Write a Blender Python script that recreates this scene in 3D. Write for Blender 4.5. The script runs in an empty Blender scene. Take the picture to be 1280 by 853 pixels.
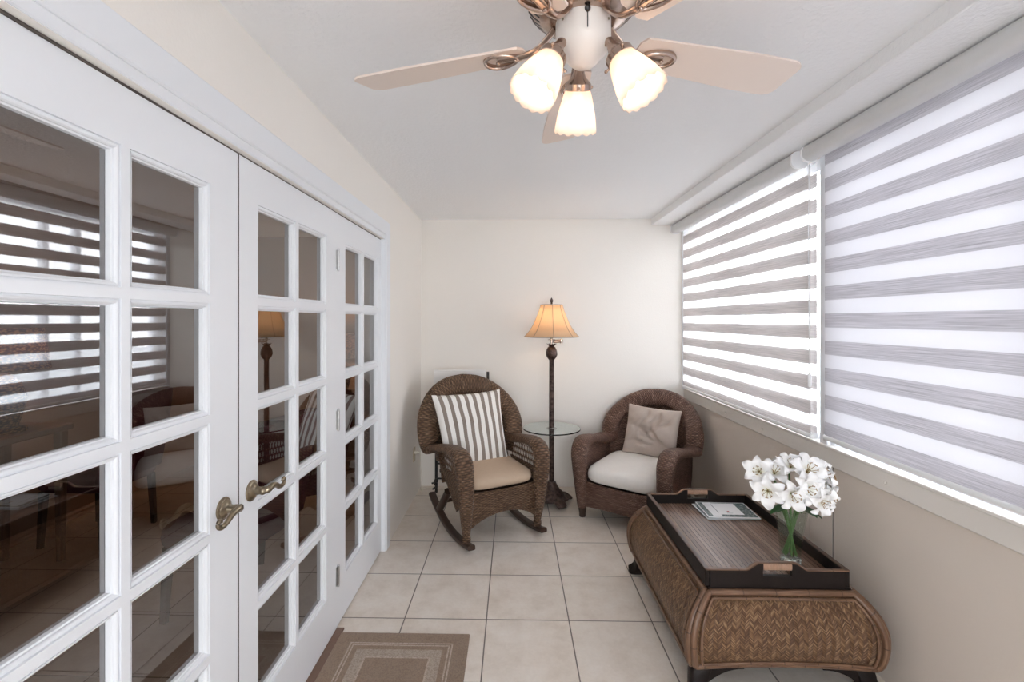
import bpy, math, random
from mathutils import Vector, Matrix, noise
random.seed(7)
PI = math.pi
S = bpy.context.scene
COL = S.collection

# ------------------------------------------------------------------ materials
MATS = {}
class NT:
    def __init__(s, name):
        m = bpy.data.materials.new(name); m.use_nodes = True
        s.m = m; s.t = m.node_tree; s.n = s.t.nodes; s.l = s.t.links
        s.b = s.n['Principled BSDF']; s.out = s.n['Material Output']
        MATS[name] = m
    def new(s, typ, **kw):
        n = s.n.new(typ)
        for k, v in kw.items():
            if hasattr(n, k) and not isinstance(v, tuple): setattr(n, k, v)
        return n
    def lk(s, a, b): s.l.new(a, b)
    def math(s, op, a, b=None, c=None):
        n = s.n.new('ShaderNodeMath'); n.operation = op
        for i, v in enumerate((a, b, c)):
            if v is None: continue
            if isinstance(v, (int, float)): n.inputs[i].default_value = v
            else: s.lk(v, n.inputs[i])
        return n.outputs[0]
    def noise(s, vec, scale, detail=3, rough=.55):
        n = s.n.new('ShaderNodeTexNoise'); n.inputs['Scale'].default_value = scale
        n.inputs['Detail'].default_value = detail; n.inputs['Roughness'].default_value = rough
        if vec is not None: s.lk(vec, n.inputs['Vector'])
        return n.outputs['Fac']
    def ramp(s, fac, stops):
        n = s.n.new('ShaderNodeValToRGB'); e = n.color_ramp.elements
        while len(e) < len(stops): e.new(.5)
        for i, (p, c) in enumerate(stops): e[i].position = p; e[i].color = (*c, 1)
        s.lk(fac, n.inputs[0]); return n.outputs[0]
    def map(s, vec, scale=(1,1,1), loc=(0,0,0), rot=(0,0,0)):
        n = s.n.new('ShaderNodeMapping'); s.lk(vec, n.inputs[0])
        n.inputs['Location'].default_value = loc; n.inputs['Rotation'].default_value = rot
        n.inputs['Scale'].default_value = scale; return n.outputs[0]
    def coord(s, which='Object'): return s.n.new('ShaderNodeTexCoord').outputs[which]
    def mix(s, fac, a, b):
        n = s.n.new('ShaderNodeMix'); n.data_type = 'RGBA'
        if isinstance(fac, (int, float)): n.inputs[0].default_value = fac
        else: s.lk(fac, n.inputs[0])
        for i, v in ((6, a), (7, b)):
            if isinstance(v, tuple): n.inputs[i].default_value = (*v, 1)
            else: s.lk(v, n.inputs[i])
        return n.outputs[2]
    def bump(s, h, dist, strength=1.0):
        n = s.n.new('ShaderNodeBump'); n.inputs['Distance'].default_value = dist
        n.inputs['Strength'].default_value = strength; s.lk(h, n.inputs['Height'])
        s.lk(n.outputs[0], s.b.inputs['Normal']); return n.outputs[0]
    def set(s, col=None, rough=None, metal=None, spec=None, trans=None, ior=None):
        b = s.b.inputs
        if col is not None:
            if isinstance(col, tuple): b['Base Color'].default_value = (*col, 1)
            else: s.lk(col, b['Base Color'])
        if rough is not None: b['Roughness'].default_value = rough
        if metal is not None: b['Metallic'].default_value = metal
        if spec is not None: b['Specular IOR Level'].default_value = spec
        if trans is not None: b['Transmission Weight'].default_value = trans
        if ior is not None: b['IOR'].default_value = ior
        return s.m

def paint(name, col, rough=.6, bump=.0006, scale=120, var=.02, spec=.3):
    t = NT(name); o = t.coord()
    c = t.mix(t.noise(o, 2.5), tuple(max(0, x - var) for x in col), tuple(min(1, x + var) for x in col))
    t.bump(t.noise(o, scale, 4), bump); return t.set(c, rough, spec=spec)
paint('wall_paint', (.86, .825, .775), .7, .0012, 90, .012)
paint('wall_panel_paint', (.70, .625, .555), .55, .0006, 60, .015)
paint('ceiling_paint', (.86, .86, .865), .8, .003, 55, .01)
paint('trim_paint', (.80, .82, .85), .32, .0003, 40, .006, .5)
paint('joint_and_gap_shade', (.10, .085, .075), .8)  # wall seams, and shade painted into the door gaps
paint('sill_paint', (.74, .70, .65), .4, .0008, 50, .015, .5)
paint('inner_wall_paint', (.54, .39, .29), .7, .001, 60, .01)
paint('black_metal', (.012, .011, .011), .45, .0003, 80, .004, .5)
paint('white_plastic', (.86, .87, .88), .3, .0002, 40, .005, .5)
paint('white_laminate', (.82, .81, .79), .4, .0003, 40, .01, .5)
paint('outlet_beige', (.55, .47, .33), .4, .0002, 40, .01, .5)
paint('dark_wood', (.045, .024, .016), .38, .0008, 70, .012, .5)
paint('black_wood', (.010, .006, .005), .5, .0008, 60, .004, .25)
paint('threshold_wood', (.16, .09, .06), .4, .0008, 60, .03, .5)
paint('maroon_fabric', (.13, .018, .035), .9, .001, 200, .01)
paint('warm_wood', (.20, .10, .05), .35, .0006, 30, .03, .5)
paint('ground_outside', (.62, .62, .60), .9, .002, 20, .02)
paint('housing_enamel', (.80, .74, .69), .3, .0002, 40, .01, .5)
paint('cream_cord', (.72, .68, .6), .5, .0002, 40, .01)
paint('blade_finish', (.78, .66, .58), .35, .0003, 30, .015, .5)

def tile():
    t = NT('floor_tile'); o = t.coord()
    b = t.n.new('ShaderNodeTexBrick'); b.offset = 0; b.squash = 1
    t.lk(t.map(o, loc=(.137 + .411*20 - .0022, -2.349 + .411*20 - .0022, 0)), b.inputs['Vector'])
    for k, v in (('Scale', 1), ('Mortar Size', .0032), ('Mortar Smooth', .15), ('Bias', 0), ('Brick Width', .411), ('Row Height', .411)):
        b.inputs[k].default_value = v
    b.inputs['Color1'].default_value = (0, 0, 0, 1); b.inputs['Color2'].default_value = (1, 1, 1, 1); b.inputs['Mortar'].default_value = (.5, .5, .5, 1)
    n1 = t.noise(o, 7, 5, .65); n2 = t.noise(o, 60, 4, .6)
    c = t.ramp(n1, [(.3, (.66, .575, .49)), (.5, (.77, .695, .615)), (.72, (.84, .785, .72))])
    c = t.mix(t.math('MULTIPLY', n2, .35), c, (.43, .375, .325))
    tv = t.n.new('ShaderNodeSeparateColor'); t.lk(b.outputs['Color'], tv.inputs[0])
    c = t.mix(t.math('MULTIPLY', tv.outputs[0], .16), c, (.66, .62, .57))
    c = t.mix(b.outputs['Fac'], c, (.19, .165, .145))
    h = t.math('ADD', t.math('MULTIPLY', b.outputs['Fac'], -1.0), t.math('MULTIPLY', n2, .12))
    t.bump(h, .0025); t.set(c, .34, spec=.4)
    r = t.math('ADD', t.math('MULTIPLY', n1, .25), .22); t.lk(r, t.b.inputs['Roughness'])
tile()

def weave(name, dark, mid, light, row=.009, stake=.02, depth=.004, rough=.45):
    """basket weave over UV in metres: u across the strands, v along the stack of rows"""
    t = NT(name); uv = t.coord('UV'); sp = t.n.new('ShaderNodeSeparateXYZ'); t.lk(uv, sp.inputs[0])
    u, v = sp.outputs[0], sp.outputs[1]
    r = t.math('DIVIDE', v, row); ri = t.math('FLOOR', r); rf = t.math('FRACT', r)
    prof = t.math('SINE', t.math('MULTIPLY', rf, PI))
    ph = t.math('ADD', t.math('MULTIPLY', u, PI/stake), t.math('MULTIPLY', ri, PI))
    over = t.math('ADD', t.math('MULTIPLY', t.math('SINE', ph), .5), .5)
    h = t.math('MULTIPLY', prof, t.math('ADD', t.math('MULTIPLY', over, .8), .2))
    cmb = t.n.new('ShaderNodeCombineXYZ'); t.lk(t.math('MULTIPLY', u, 9), cmb.inputs[0]); t.lk(t.math('MULTIPLY', ri, 3.7), cmb.inputs[1])
    n = t.noise(cmb.outputs[0], 2.2, 3)
    c = t.ramp(n, [(.32, dark), (.5, mid), (.7, light)])
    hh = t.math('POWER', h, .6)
    c = t.mix(hh, tuple(x*.2 for x in dark), c)  # shade between strands painted into the colour, following the weave height
    t.bump(h, depth); t.set(c, rough, spec=.35); return t.m
weave('wicker_brown', (.105, .055, .032), (.225, .128, .076), (.36, .225, .14), .0135, .0215, .008)
weave('wicker_red_brown', (.12, .060, .043), (.235, .125, .09), (.42, .27, .205), .0085, .012, .004)

def herring():
    t = NT('herringbone_cane'); uv = t.coord('UV'); sp = t.n.new('ShaderNodeSeparateXYZ'); t.lk(uv, sp.inputs[0])
    u, v = sp.outputs[0], sp.outputs[1]
    W = .017
    k = t.math('FLOOR', t.math('DIVIDE', u, W)); par = t.math('MODULO', t.math('ABSOLUTE', k), 2.0)
    sgn = t.math('SUBTRACT', t.math('MULTIPLY', par, 2), 1)
    d = t.math('ADD', v, t.math('MULTIPLY', t.math('MULTIPLY', u, sgn), 1.15))
    s = t.math('DIVIDE', d, .0052); si = t.math('FLOOR', s); f = t.math('FRACT', s)
    uf = t.math('FRACT', t.math('DIVIDE', u, W))
    h = t.math('MULTIPLY', t.math('POWER', t.math('SINE', t.math('MULTIPLY', f, PI)), .6), t.math('ADD', .35, t.math('MULTIPLY', t.math('SINE', t.math('MULTIPLY', uf, PI)), .65)))
    cmb = t.n.new('ShaderNodeCombineXYZ'); t.lk(t.math('MULTIPLY', k, 5.3), cmb.inputs[0]); t.lk(t.math('MULTIPLY', si, 3.1), cmb.inputs[1])
    wn = t.n.new('ShaderNodeTexWhiteNoise'); wn.noise_dimensions = '2D'; t.lk(cmb.outputs[0], wn.inputs['Vector'])
    c = t.ramp(wn.outputs['Value'], [(0, (.09, .042, .02)), (.4, (.20, .105, .052)), (.75, (.33, .19, .095)), (1, (.55, .36, .20))])
    big = t.noise(uv, 9, 4)
    c = t.mix(t.math('MULTIPLY', big, .5), c, (.19, .10, .06))
    c = t.mix(t.math('POWER', h, .45), (.03, .014, .008), c)
    t.bump(h, .003); t.set(c, .42, spec=.4)
herring()

def planks():
    t = NT('tray_slats'); o = t.coord('Object'); sp = t.n.new('ShaderNodeSeparateXYZ'); t.lk(o, sp.inputs[0])
    x = t.math('DIVIDE', sp.outputs[0], .021); xi = t.math('FLOOR', x); xf = t.math('FRACT', x)
    wn = t.n.new('ShaderNodeTexWhiteNoise'); wn.noise_dimensions = '1D'; t.lk(xi, wn.inputs['W'])
    c = t.ramp(wn.outputs['Value'], [(0, (.13, .075, .052)), (.5, (.20, .122, .088)), (1, (.30, .20, .15))])
    g = t.noise(t.map(o, (130, 3.5, 1)), 1.5, 5, .7)
    c = t.mix(t.math('MULTIPLY', t.math('GREATER_THAN', g, .52), .55), c, (.10, .055, .038))
    kn = t.noise(t.map(o, (8, 2, 1)), 2.0, 4, .7)
    c = t.mix(t.math('MULTIPLY', t.math('GREATER_THAN', kn, .66), .5), c, (.06, .035, .028))
    gap = t.math('GREATER_THAN', t.math('ABSOLUTE', t.math('SUBTRACT', xf, .5)), .455)
    c = t.mix(gap, c, (.022, .012, .009))
    t.bump(t.math('SUBTRACT', t.math('MULTIPLY', g, .25), gap), .0012); t.set(c, .27, spec=.7)
planks()

def bamboo():
    t = NT('bamboo_pole'); uv = t.coord('UV'); sp = t.n.new('ShaderNodeSeparateXYZ'); t.lk(uv, sp.inputs[0])
    n = t.noise(t.map(uv, (160, 8, 1)), 1, 3)
    c = t.ramp(n, [(.3, (.085, .042, .023)), (.55, (.165, .088, .050)), (.75, (.27, .16, .095))])
    f = t.math('FRACT', t.math('DIVIDE', sp.outputs[1], .13)); nd = t.math('LESS_THAN', f, .035)
    c = t.mix(nd, c, (.07, .035, .02)); t.bump(t.math('MULTIPLY', nd, 1), .001); t.set(c, .36, spec=.5)
bamboo()

def cloth(name, c1, c2=None, scale=900, rough=.9):
    t = NT(name); o = t.coord()
    c = t.mix(t.noise(o, 40, 4), c1, c2 or tuple(x*.9 for x in c1))
    t.bump(t.noise(o, scale/3, 2), .0006); return t.set(c, rough, spec=.2)
cloth('tan_cushion', (.55, .425, .315)); cloth('cream_cushion', (.80, .77, .73)); cloth('taupe_pillow', (.50, .425, .375))

def stripes():
    t = NT('striped_cloth'); uv = t.coord('UV'); sp = t.n.new('ShaderNodeSeparateXYZ'); t.lk(uv, sp.inputs[0])
    f = t.math('FRACT', t.math('ADD', t.math('MULTIPLY', sp.outputs[0], 8.5), .42)); k = t.math('LESS_THAN', f, .46)
    n = t.noise(t.map(uv, (40, 400, 1)), 1, 2)
    gr = t.mix(n, (.20, .165, .14), (.34, .29, .25)); c = t.mix(k, (.84, .82, .79), gr)
    t.bump(t.noise(uv, 300, 2), .0005); t.set(c, .9, spec=.2)
stripes()

def metal(name, col, rough, var=.15):
    t = NT(name); o = t.coord(); c = t.mix(t.noise(o, 30), col, tuple(x*(1-var) for x in col))
    t.bump(t.noise(o, 80), .0002); return t.set(c, rough, 1.0)
metal('antique_brass', (.33, .27, .19), .28, .4); metal('rose_bronze', (.56, .43, .36), .22, .35)
metal('hinge_steel', (.62, .62, .62), .3)
def bronze():
    t = NT('lamp_bronze'); o = t.coord(); n = t.noise(o, 45, 4)
    c = t.ramp(n, [(.35, (.035, .02, .018)), (.65, (.13, .085, .07))]); t.bump(n, .0015); t.set(c, .42, .5)
bronze()
def glass(name, col=(1, 1, 1), rough=0.0, ior=1.5):
    t = NT(name); t.set(col, rough, trans=1.0, ior=ior); t.m.use_backface_culling = False; return t
glass('vase_glass', (.97, .985, .98)); glass('shelf_glass', (.80, .90, .88))
def pane_glass(name, ior, tint=(1, 1, 1)):
    """thin architectural pane: clear, with a fresnel mirror"""
    t = NT(name); t.n.remove(t.b)
    tr = t.n.new('ShaderNodeBsdfTransparent'); tr.inputs[0].default_value = (*tint, 1)
    gl = t.n.new('ShaderNodeBsdfGlossy'); gl.inputs['Roughness'].default_value = 0.0
    lw = t.n.new('ShaderNodeLayerWeight'); lw.inputs[0].default_value = .5
    f0 = ior; fr = t.math('ADD', t.math('MULTIPLY', t.math('POWER', lw.outputs['Facing'], 5.0), 1-f0), f0)
    mx = t.n.new('ShaderNodeMixShader'); t.lk(fr, mx.inputs[0]); t.lk(tr.outputs[0], mx.inputs[1]); t.lk(gl.outputs[0], mx.inputs[2])
    t.lk(mx.outputs[0], t.out.inputs[0])
pane_glass('door_glass', .22, (.55, .53, .52)); pane_glass('window_glass', .08); pane_glass('thin_glass', .07, (.93, .96, .94))

def fabric_light(name, col, transp, transl, col2=None, grain=True):
    """cloth that lets light through: diffuse + translucent + open mesh"""
    t = NT(name); t.n.remove(t.b); o = t.coord()
    if grain:
        n = t.noise(t.map(o, (1, 2.2, 260)), 1.6, 4, .7)
        c = t.ramp(n, [(.3, tuple(x*.62 for x in col)), (.5, col), (.7, tuple(min(1, x*1.3) for x in col))])
    else:
        c = t.mix(0, col, col)
    d = t.n.new('ShaderNodeBsdfDiffuse'); t.lk(c, d.inputs[0])
    l = t.n.new('ShaderNodeBsdfTranslucent'); 
    if grain: t.lk(c, l.inputs[0])
    else: l.inputs[0].default_value = (*(col2 or col), 1)
    a = t.n.new('ShaderNodeMixShader'); a.inputs[0].default_value = transl; t.lk(d.outputs[0], a.inputs[1]); t.lk(l.outputs[0], a.inputs[2])
    tr = t.n.new('ShaderNodeBsdfTransparent')
    b = t.n.new('ShaderNodeMixShader'); b.inputs[0].default_value = transp; t.lk(a.outputs[0], b.inputs[1]); t.lk(tr.outputs[0], b.inputs[2])
    t.lk(b.outputs[0], t.out.inputs[0])
fabric_light('blind_band', (.62, .585, .575), .0, .22)
fabric_light('blind_band_near', (.60, .585, .61), .0, .28)
fabric_light('blind_sheer', (.93, .93, .95), .70, .62, grain=False)
fabric_light('blind_sheer_near', (.90, .90, .93), .05, .22, grain=False)
fabric_light('lampshade_silk', (.86, .70, .52), .10, .62, (.90, .70, .48), grain=False)
fabric_light('frosted_glass', (.86, .77, .70), .22, .55, (.97, .86, .77), grain=False)

def woven_shade():
    t = NT('woven_shade'); o = t.coord(); v = t.n.new('ShaderNodeTexVoronoi'); v.inputs['Scale'].default_value = 55; t.lk(t.map(o, (1, 1, 2.2)), v.inputs['Vector'])
    c = t.ramp(v.outputs['Distance'], [(.15, (.75, .42, .2)), (.6, (.14, .06, .03))])
    t.n.remove(t.b)
    l = t.n.new('ShaderNodeBsdfTranslucent'); t.lk(c, l.inputs[0]); d = t.n.new('ShaderNodeBsdfDiffuse'); t.lk(c, d.inputs[0])
    a = t.n.new('ShaderNodeMixShader'); a.inputs[0].default_value = .55; t.lk(d.outputs[0], a.inputs[1]); t.lk(l.outputs[0], a.inputs[2]); t.lk(a.outputs[0], t.out.inputs[0])
woven_shade()

def emis(name, col, st):
    t = NT(name); t.set((.9, .85, .8), .4); t.b.inputs['Emission Color'].default_value = (*col, 1); t.b.inputs['Emission Strength'].default_value = st
emis('bulb_glow', (1, .82, .62), 5)

def petal():
    t = NT('lily_petal'); uv = t.coord('UV'); sp = t.n.new('ShaderNodeSeparateXYZ'); t.lk(uv, sp.inputs[0])
    c = t.ramp(sp.outputs[1], [(.0, (.60, .68, .30)), (.16, (.90, .90, .80)), (.4, (.93, .93, .93))])
    t.set(c, .5, spec=.3); t.b.inputs['Subsurface Weight'].default_value = .15; t.b.inputs['Subsurface Radius'].default_value = (.01, .01, .01)
    t.b.inputs['Subsurface Scale'].default_value = .5
petal()
paint('leaf_green', (.035, .10, .03), .4, .0005, 60, .012, .5); paint('stem_green', (.10, .19, .06), .5, .0005, 60, .02)
paint('stamen_brown', (.30, .19, .08), .7, .0005, 60, .03)

def rugmat():
    t = NT('rug_pile'); o = t.coord(); sp = t.n.new('ShaderNodeSeparateXYZ'); t.lk(o, sp.inputs[0])
    hw, hl = .3075, .46
    dx = t.math('SUBTRACT', hw, t.math('ABSOLUTE', sp.outputs[0])); dy = t.math('SUBTRACT', hl, t.math('ABSOLUTE', sp.outputs[1]))
    d = t.math('MULTIPLY', t.math('MINIMUM', dx, dy), 5.0)
    n = t.noise(o, 150, 2, .7); n2 = t.noise(o, 14, 3)
    A = (.31, .225, .165); B = (.56, .46, .38); C_ = (.47, .39, .32)
    r = t.n.new('ShaderNodeValToRGB'); r.color_ramp.interpolation = 'CONSTANT'; e = r.color_ramp.elements
    st = [(0, A), (.35, B), (.385, A), (.42, B), (.45, A), (.57, C_), (.80, B), (.84, A)]
    while len(e) < len(st): e.new(.5)
    for i, (p, c) in enumerate(st): e[i].position = p; e[i].color = (*c, 1)
    t.lk(d, r.inputs[0])
    c = t.mix(t.math('MULTIPLY', t.math('GREATER_THAN', n, .52), .4), r.outputs[0], (.18, .125, .09)); c = t.mix(t.math('MULTIPLY', n2, .3), c, (.5, .42, .36))
    t.bump(t.noise(o, 260, 2), .006); t.set(c, .98, spec=.1)
rugmat()

def magmat():
    t = NT('magazine_cover'); uv = t.coord('UV'); sp = t.n.new('ShaderNodeSeparateXYZ'); t.lk(uv, sp.inputs[0])
    u, v = sp.outputs[0], sp.outputs[1]
    def box(u0, u1, v0, v1):
        a = t.math('MULTIPLY', t.math('GREATER_THAN', u, u0), t.math('LESS_THAN', u, u1))
        b = t.math('MULTIPLY', t.math('GREATER_THAN', v, v0), t.math('LESS_THAN', v, v1)); return t.math('MULTIPLY', a, b)
    n = t.noise(uv, 16, 5, .75)
    photo = t.ramp(n, [(.35, (.03, .05, .05)), (.5, (.12, .17, .17)), (.68, (.40, .46, .47))])
    c = t.mix(box(.02, .98, .06, .97), (.80, .81, .83), photo)
    c = t.mix(box(.12, .30, .10, .96), c, (.82, .83, .85))
    c = t.mix(box(.22, .76, .20, .93), c, (.84, .85, .87))
    c = t.mix(box(.47, .515, .34, .42), c, (.35, .05, .06)); c = t.mix(box(.44, .56, .28, .30), c, (.25, .27, .3)); c = t.mix(box(.27, .285, .3, .85), c, (.2, .22, .25))
    t.set(c, .25, spec=.5)
magmat()
def M(n): return MATS[n]

# ------------------------------------------------------------------ mesh helpers
class MB:
    def __init__(s): s.v = []; s.f = []; s.uv = []; s.mi = []
    def add(s, verts, faces, uvs=None, mi=0):
        o = len(s.v); s.v += [tuple(p) for p in verts]
        for k, f in enumerate(faces):
            s.f.append([i + o for i in f]); s.mi.append(mi)
            s.uv.append([uvs[i] for i in f] if uvs else [(0, 0)]*len(f))
    def box(s, x0, x1, y0, y1, z0, z1, mi=0, b=0):
        if b:
            return s.bbox(x0, x1, y0, y1, z0, z1, b, mi)
        v = [(x, y, z) for z in (z0, z1) for y in (y0, y1) for x in (x0, x1)]
        s.add(v, [(0, 2, 3, 1), (4, 5, 7, 6), (0, 1, 5, 4), (2, 6, 7, 3), (0, 4, 6, 2), (1, 3, 7, 5)], mi=mi)
    def bbox(s, x0, x1, y0, y1, z0, z1, b, mi=0):
        """box with chamfered edges: 24 verts"""
        c = ((x0+x1)/2, (y0+y1)/2, (z0+z1)/2); h = ((x1-x0)/2, (y1-y0)/2, (z1-z0)/2); b = min(b, *[q*.99 for q in h])
        V = []; idx = {}
        for sx in (-1, 1):
            for sy in (-1, 1):
                for sz in (-1, 1):
                    for a in range(3):
                        q = [h[0]-b, h[1]-b, h[2]-b]; q[a] = h[a]
                        idx[(sx, sy, sz, a)] = len(V); V.append((c[0]+sx*q[0], c[1]+sy*q[1], c[2]+sz*q[2]))
        F = []
        for a in range(3):
            o = [i for i in range(3) if i != a]
            for sg in (-1, 1):
                r = []
                for p, q in ((-1, -1), (1, -1), (1, 1), (-1, 1)):
                    k = [0, 0, 0]; k[a] = sg; k[o[0]] = p; k[o[1]] = q; r.append(idx[(*k, a)])
                F.append(r)
            for p in (-1, 1):
                for q in (-1, 1):
                    r = []
                    for sg, aa in ((-1, o[0]), (1, o[0]), (1, o[1]), (-1, o[1])):
                        k = [0, 0, 0]; k[a] = sg; k[o[0]] = p; k[o[1]] = q; r.append(idx[(*k, aa)])
                    F.append(r)
        for sx in (-1, 1):
            for sy in (-1, 1):
                for sz in (-1, 1): F.append([idx[(sx, sy, sz, a)] for a in range(3)])
        s.add(V, F, mi=mi)
    def grid(s, nu, nv, fn, cu=False, cv=False, us=1, vs=1, mi=0):
        """fn(a,b) -> point, a,b in 0..1; uv scaled by us,vs"""
        V = []; U = []
        for j in range(nv+1):
            for i in range(nu+1):
                V.append(fn(i/nu, j/nv)); U.append((i/nu*us, j/nv*vs))
        F = [(j*(nu+1)+i, j*(nu+1)+i+1, (j+1)*(nu+1)+i+1, (j+1)*(nu+1)+i) for j in range(nv) for i in range(nu)]
        s.add(V, F, U, mi)
    def sweep(s, path, W, T=None, wd=None, n=12, p=2.0, cap=True, mi=0, closed=False):
        """sweep a superellipse (half sizes W along wd, T along the normal) along points; W,T number or list; uv in metres"""
        P = [Vector(q) for q in path]; m = len(P)
        if T is None: T = W
        Wl = W if isinstance(W, (list, tuple)) else [W]*m; Tl = T if isinstance(T, (list, tuple)) else [T]*m
        rings = []; L = 0; prev = None; lens = []
        for i in range(m):
            if closed: t = (P[(i+1) % m]-P[i-1])
            else: t = P[min(i+1, m-1)]-P[max(i-1, 0)]
            t.normalize()
            if wd is not None: w = Vector(wd[i] if isinstance(wd[0], (tuple, list, Vector)) else wd)
            elif prev is not None: w = prev.copy()
            else: w = Vector((1, 0, 0)) if abs(t.x) < .8 else Vector((0, 1, 0))
            w = (w - t*w.dot(t)).normalized(); prev = w; nn = t.cross(w)
            if i: L += (P[i]-P[i-1]).length
            lens.append(L); r = []
            for k in range(n):
                a = 2*PI*k/n; ca, sa = math.cos(a), math.sin(a)
                ex = 2/p
                x = math.copysign(abs(ca)**ex, ca)*Wl[i]; y = math.copysign(abs(sa)**ex, sa)*Tl[i]
                r.append(P[i]+w*x+nn*y)
            rings.append(r)
        per = 2*PI*math.sqrt((max(Wl)**2+max(Tl)**2)/2)
        V = []; U = []
        for i, r in enumerate(rings):
            for k in range(n+1): V.append(r[k % n]); U.append((k/n*per, lens[i]))
        F = []
        seg = m if closed else m-1
        for i in range(seg):
            j = (i+1) % m
            for k in range(n): F.append((i*(n+1)+k, i*(n+1)+k+1, j*(n+1)+k+1, j*(n+1)+k))
        s.add(V, F, U, mi)
        if cap and not closed:
            for r, rev in ((rings[0], True), (rings[-1], False)):
                s.add(r, [list(range(n))[::-1] if rev else list(range(n))], [(k*.002, 0) for k in range(n)], mi)
    def lathe(s, prof, n=32, c=(0, 0, 0), mi=0, fn=None):
        """prof: list (r,z)"""
        L = 0; V = []; U = []
        for i, (r, z) in enumerate(prof):
            if i: L += math.hypot(r-prof[i-1][0], z-prof[i-1][1])
            for k in range(n+1):
                a = 2*PI*k/n
                rr, zz = fn(r, z, a, i) if fn else (r, z)
                V.append((c[0]+rr*math.cos(a), c[1]+rr*math.sin(a), c[2]+zz)); U.append((k/n*2*PI*max(p[0] for p in prof), L))
        F = [(i*(n+1)+k, i*(n+1)+k+1, (i+1)*(n+1)+k+1, (i+1)*(n+1)+k) for i in range(len(prof)-1) for k in range(n)]
        s.add(V, F, U, mi)
    def ball(s, c, r, n=12, sz=1, mi=0):
        s.lathe([(r*math.sin(PI*i/8)+1e-5, -r*sz*math.cos(PI*i/8)) for i in range(9)], n, c, mi)
    def xf(s, mat):
        s.v = [tuple(mat @ Vector(p)) for p in s.v]; return s
    def build(s, name, mat, parent=None, smooth=True, angle=40, merge=False):
        me = bpy.data.meshes.new(name); me.from_pydata(s.v, [], s.f); me.update()
        ul = me.uv_layers.new(name='UVMap'); k = 0
        for f in s.uv:
            for q in f: ul.data[k].uv = q; k += 1
        for m in (mat if isinstance(mat, (list, tuple)) else [mat]): me.materials.append(M(m))
        me.polygons.foreach_set('material_index', s.mi)
        import bmesh
        bm = bmesh.new(); bm.from_mesh(me)
        bmesh.ops.remove_doubles(bm, verts=bm.verts, dist=1e-5)
        bmesh.ops.recalc_face_normals(bm, faces=bm.faces)
        for f in bm.faces: f.smooth = smooth
        if smooth:
            for e in bm.edges:
                if len(e.link_faces) == 2 and e.calc_face_angle(0) > math.radians(angle): e.smooth = False
        bm.to_mesh(me); bm.free()
        o = bpy.data.objects.new(name, me); COL.objects.link(o)
        if parent: o.parent = parent
        return o

def tag(o, label=None, cat=None, group=None, kind=None):
    if label: o['label'] = label
    if cat: o['category'] = cat
    if group: o['group'] = group
    if kind: o['kind'] = kind
    return o
def empty(name, loc=(0, 0, 0), rz=0, **k):
    o = bpy.data.objects.new(name, None); COL.objects.link(o); o.location = loc; o.rotation_euler = (0, 0, rz); return tag(o, **k)
def solidify(o, t, off=0):
    m = o.modifiers.new('solid', 'SOLIDIFY'); m.thickness = t; m.offset = off; return o
def subsurf(o, n=1):
    m = o.modifiers.new('sub', 'SUBSURF'); m.levels = n; m.render_levels = n; return o
def copy_tree(o, parent=None):
    c = o.copy(); COL.objects.link(c); c.parent = parent
    for ch in list(o.children): copy_tree(ch, c)
    return c
def crom(P, n=8, closed=False):
    """catmull-rom through tuples of any length"""
    out = []; m = len(P)
    for i in range(m-1):
        a, b, c, d = P[max(i-1, 0)], P[i], P[i+1], P[min(i+2, m-1)]
        for k in range(n):
            t = k/n
            out.append(tuple(.5*((2*b[q])+(-a[q]+c[q])*t+(2*a[q]-5*b[q]+4*c[q]-d[q])*t*t+(-a[q]+3*b[q]-3*c[q]+d[q])*t**3) for q in range(len(b))))
    out.append(tuple(P[-1])); return out

# ------------------------------------------------------------------ room constants
XL, XR, YB, YR, ZC = -.835, 1.54, 4.235, -1.7, 2.404
DX = -.855           # door face plane
def st(o, label, cat): return tag(o, label, cat, kind='structure')

# floor (porch + inner room share the tiling)
b = MB(); b.box(-4.6, XR+.12, YR-.1, 5.2, -.08, 0)
st(b.build('floor', 'floor_tile', smooth=False), 'beige square ceramic floor tiles with thin grey grout', 'floor')
b = MB(); b.box(-4.6, XR+.12, YR-.1, 5.2, ZC, ZC+.08)
st(b.build('ceiling', 'ceiling_paint', smooth=False), 'white lightly textured flat ceiling', 'ceiling')
b = MB(); b.box(XL-.12, XR+.12, YB, YB+.1, 0, ZC)
st(b.build('wall_back', 'wall_paint', smooth=False), 'off-white end wall behind the floor lamp', 'wall')
b = MB(); b.box(XL-.12, XL, 3.035, YB, 0, ZC); b.box(XL-.12, XL, -.16, 3.035, 2.022, ZC); b.box(XL-.12, XL, YR, -.16, 0, ZC)
st(b.build('wall_left', 'wall_paint', smooth=False), 'off-white wall above and beyond the french doors', 'wall')
# rear wall with a window added behind the camera for daylight fill
b = MB(); b.box(XL-.12, -.45, YR-.1, YR, 0, ZC); b.box(1.15, XR+.12, YR-.1, YR, 0, ZC); b.box(-.45, 1.15, YR-.1, YR, 2.1, ZC); b.box(-.45, 1.15, YR-.1, YR, 0, .25)
st(b.build('wall_rear', 'wall_paint', smooth=False), 'off-white wall behind the viewer around an added fill window', 'wall')
fr = MB()
for a in (-.45, .32, 1.10): fr.box(a, a+.05, YR-.08, YR-.02, .25, 2.1)
fr.box(-.45, 1.15, YR-.08, YR-.02, .25, .30); fr.box(-.45, 1.15, YR-.08, YR-.02, 2.05, 2.1)
w = st(fr.build('fill_window', 'trim_paint', smooth=False), 'white framed bare window added behind the viewer for fill daylight', 'window')
g = MB(); g.box(-.40, .32, YR-.052, YR-.048, .30, 2.05); g.box(.37, 1.10, YR-.052, YR-.048, .30, 2.05); g.build('pane', 'window_glass', w, smooth=False)
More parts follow.
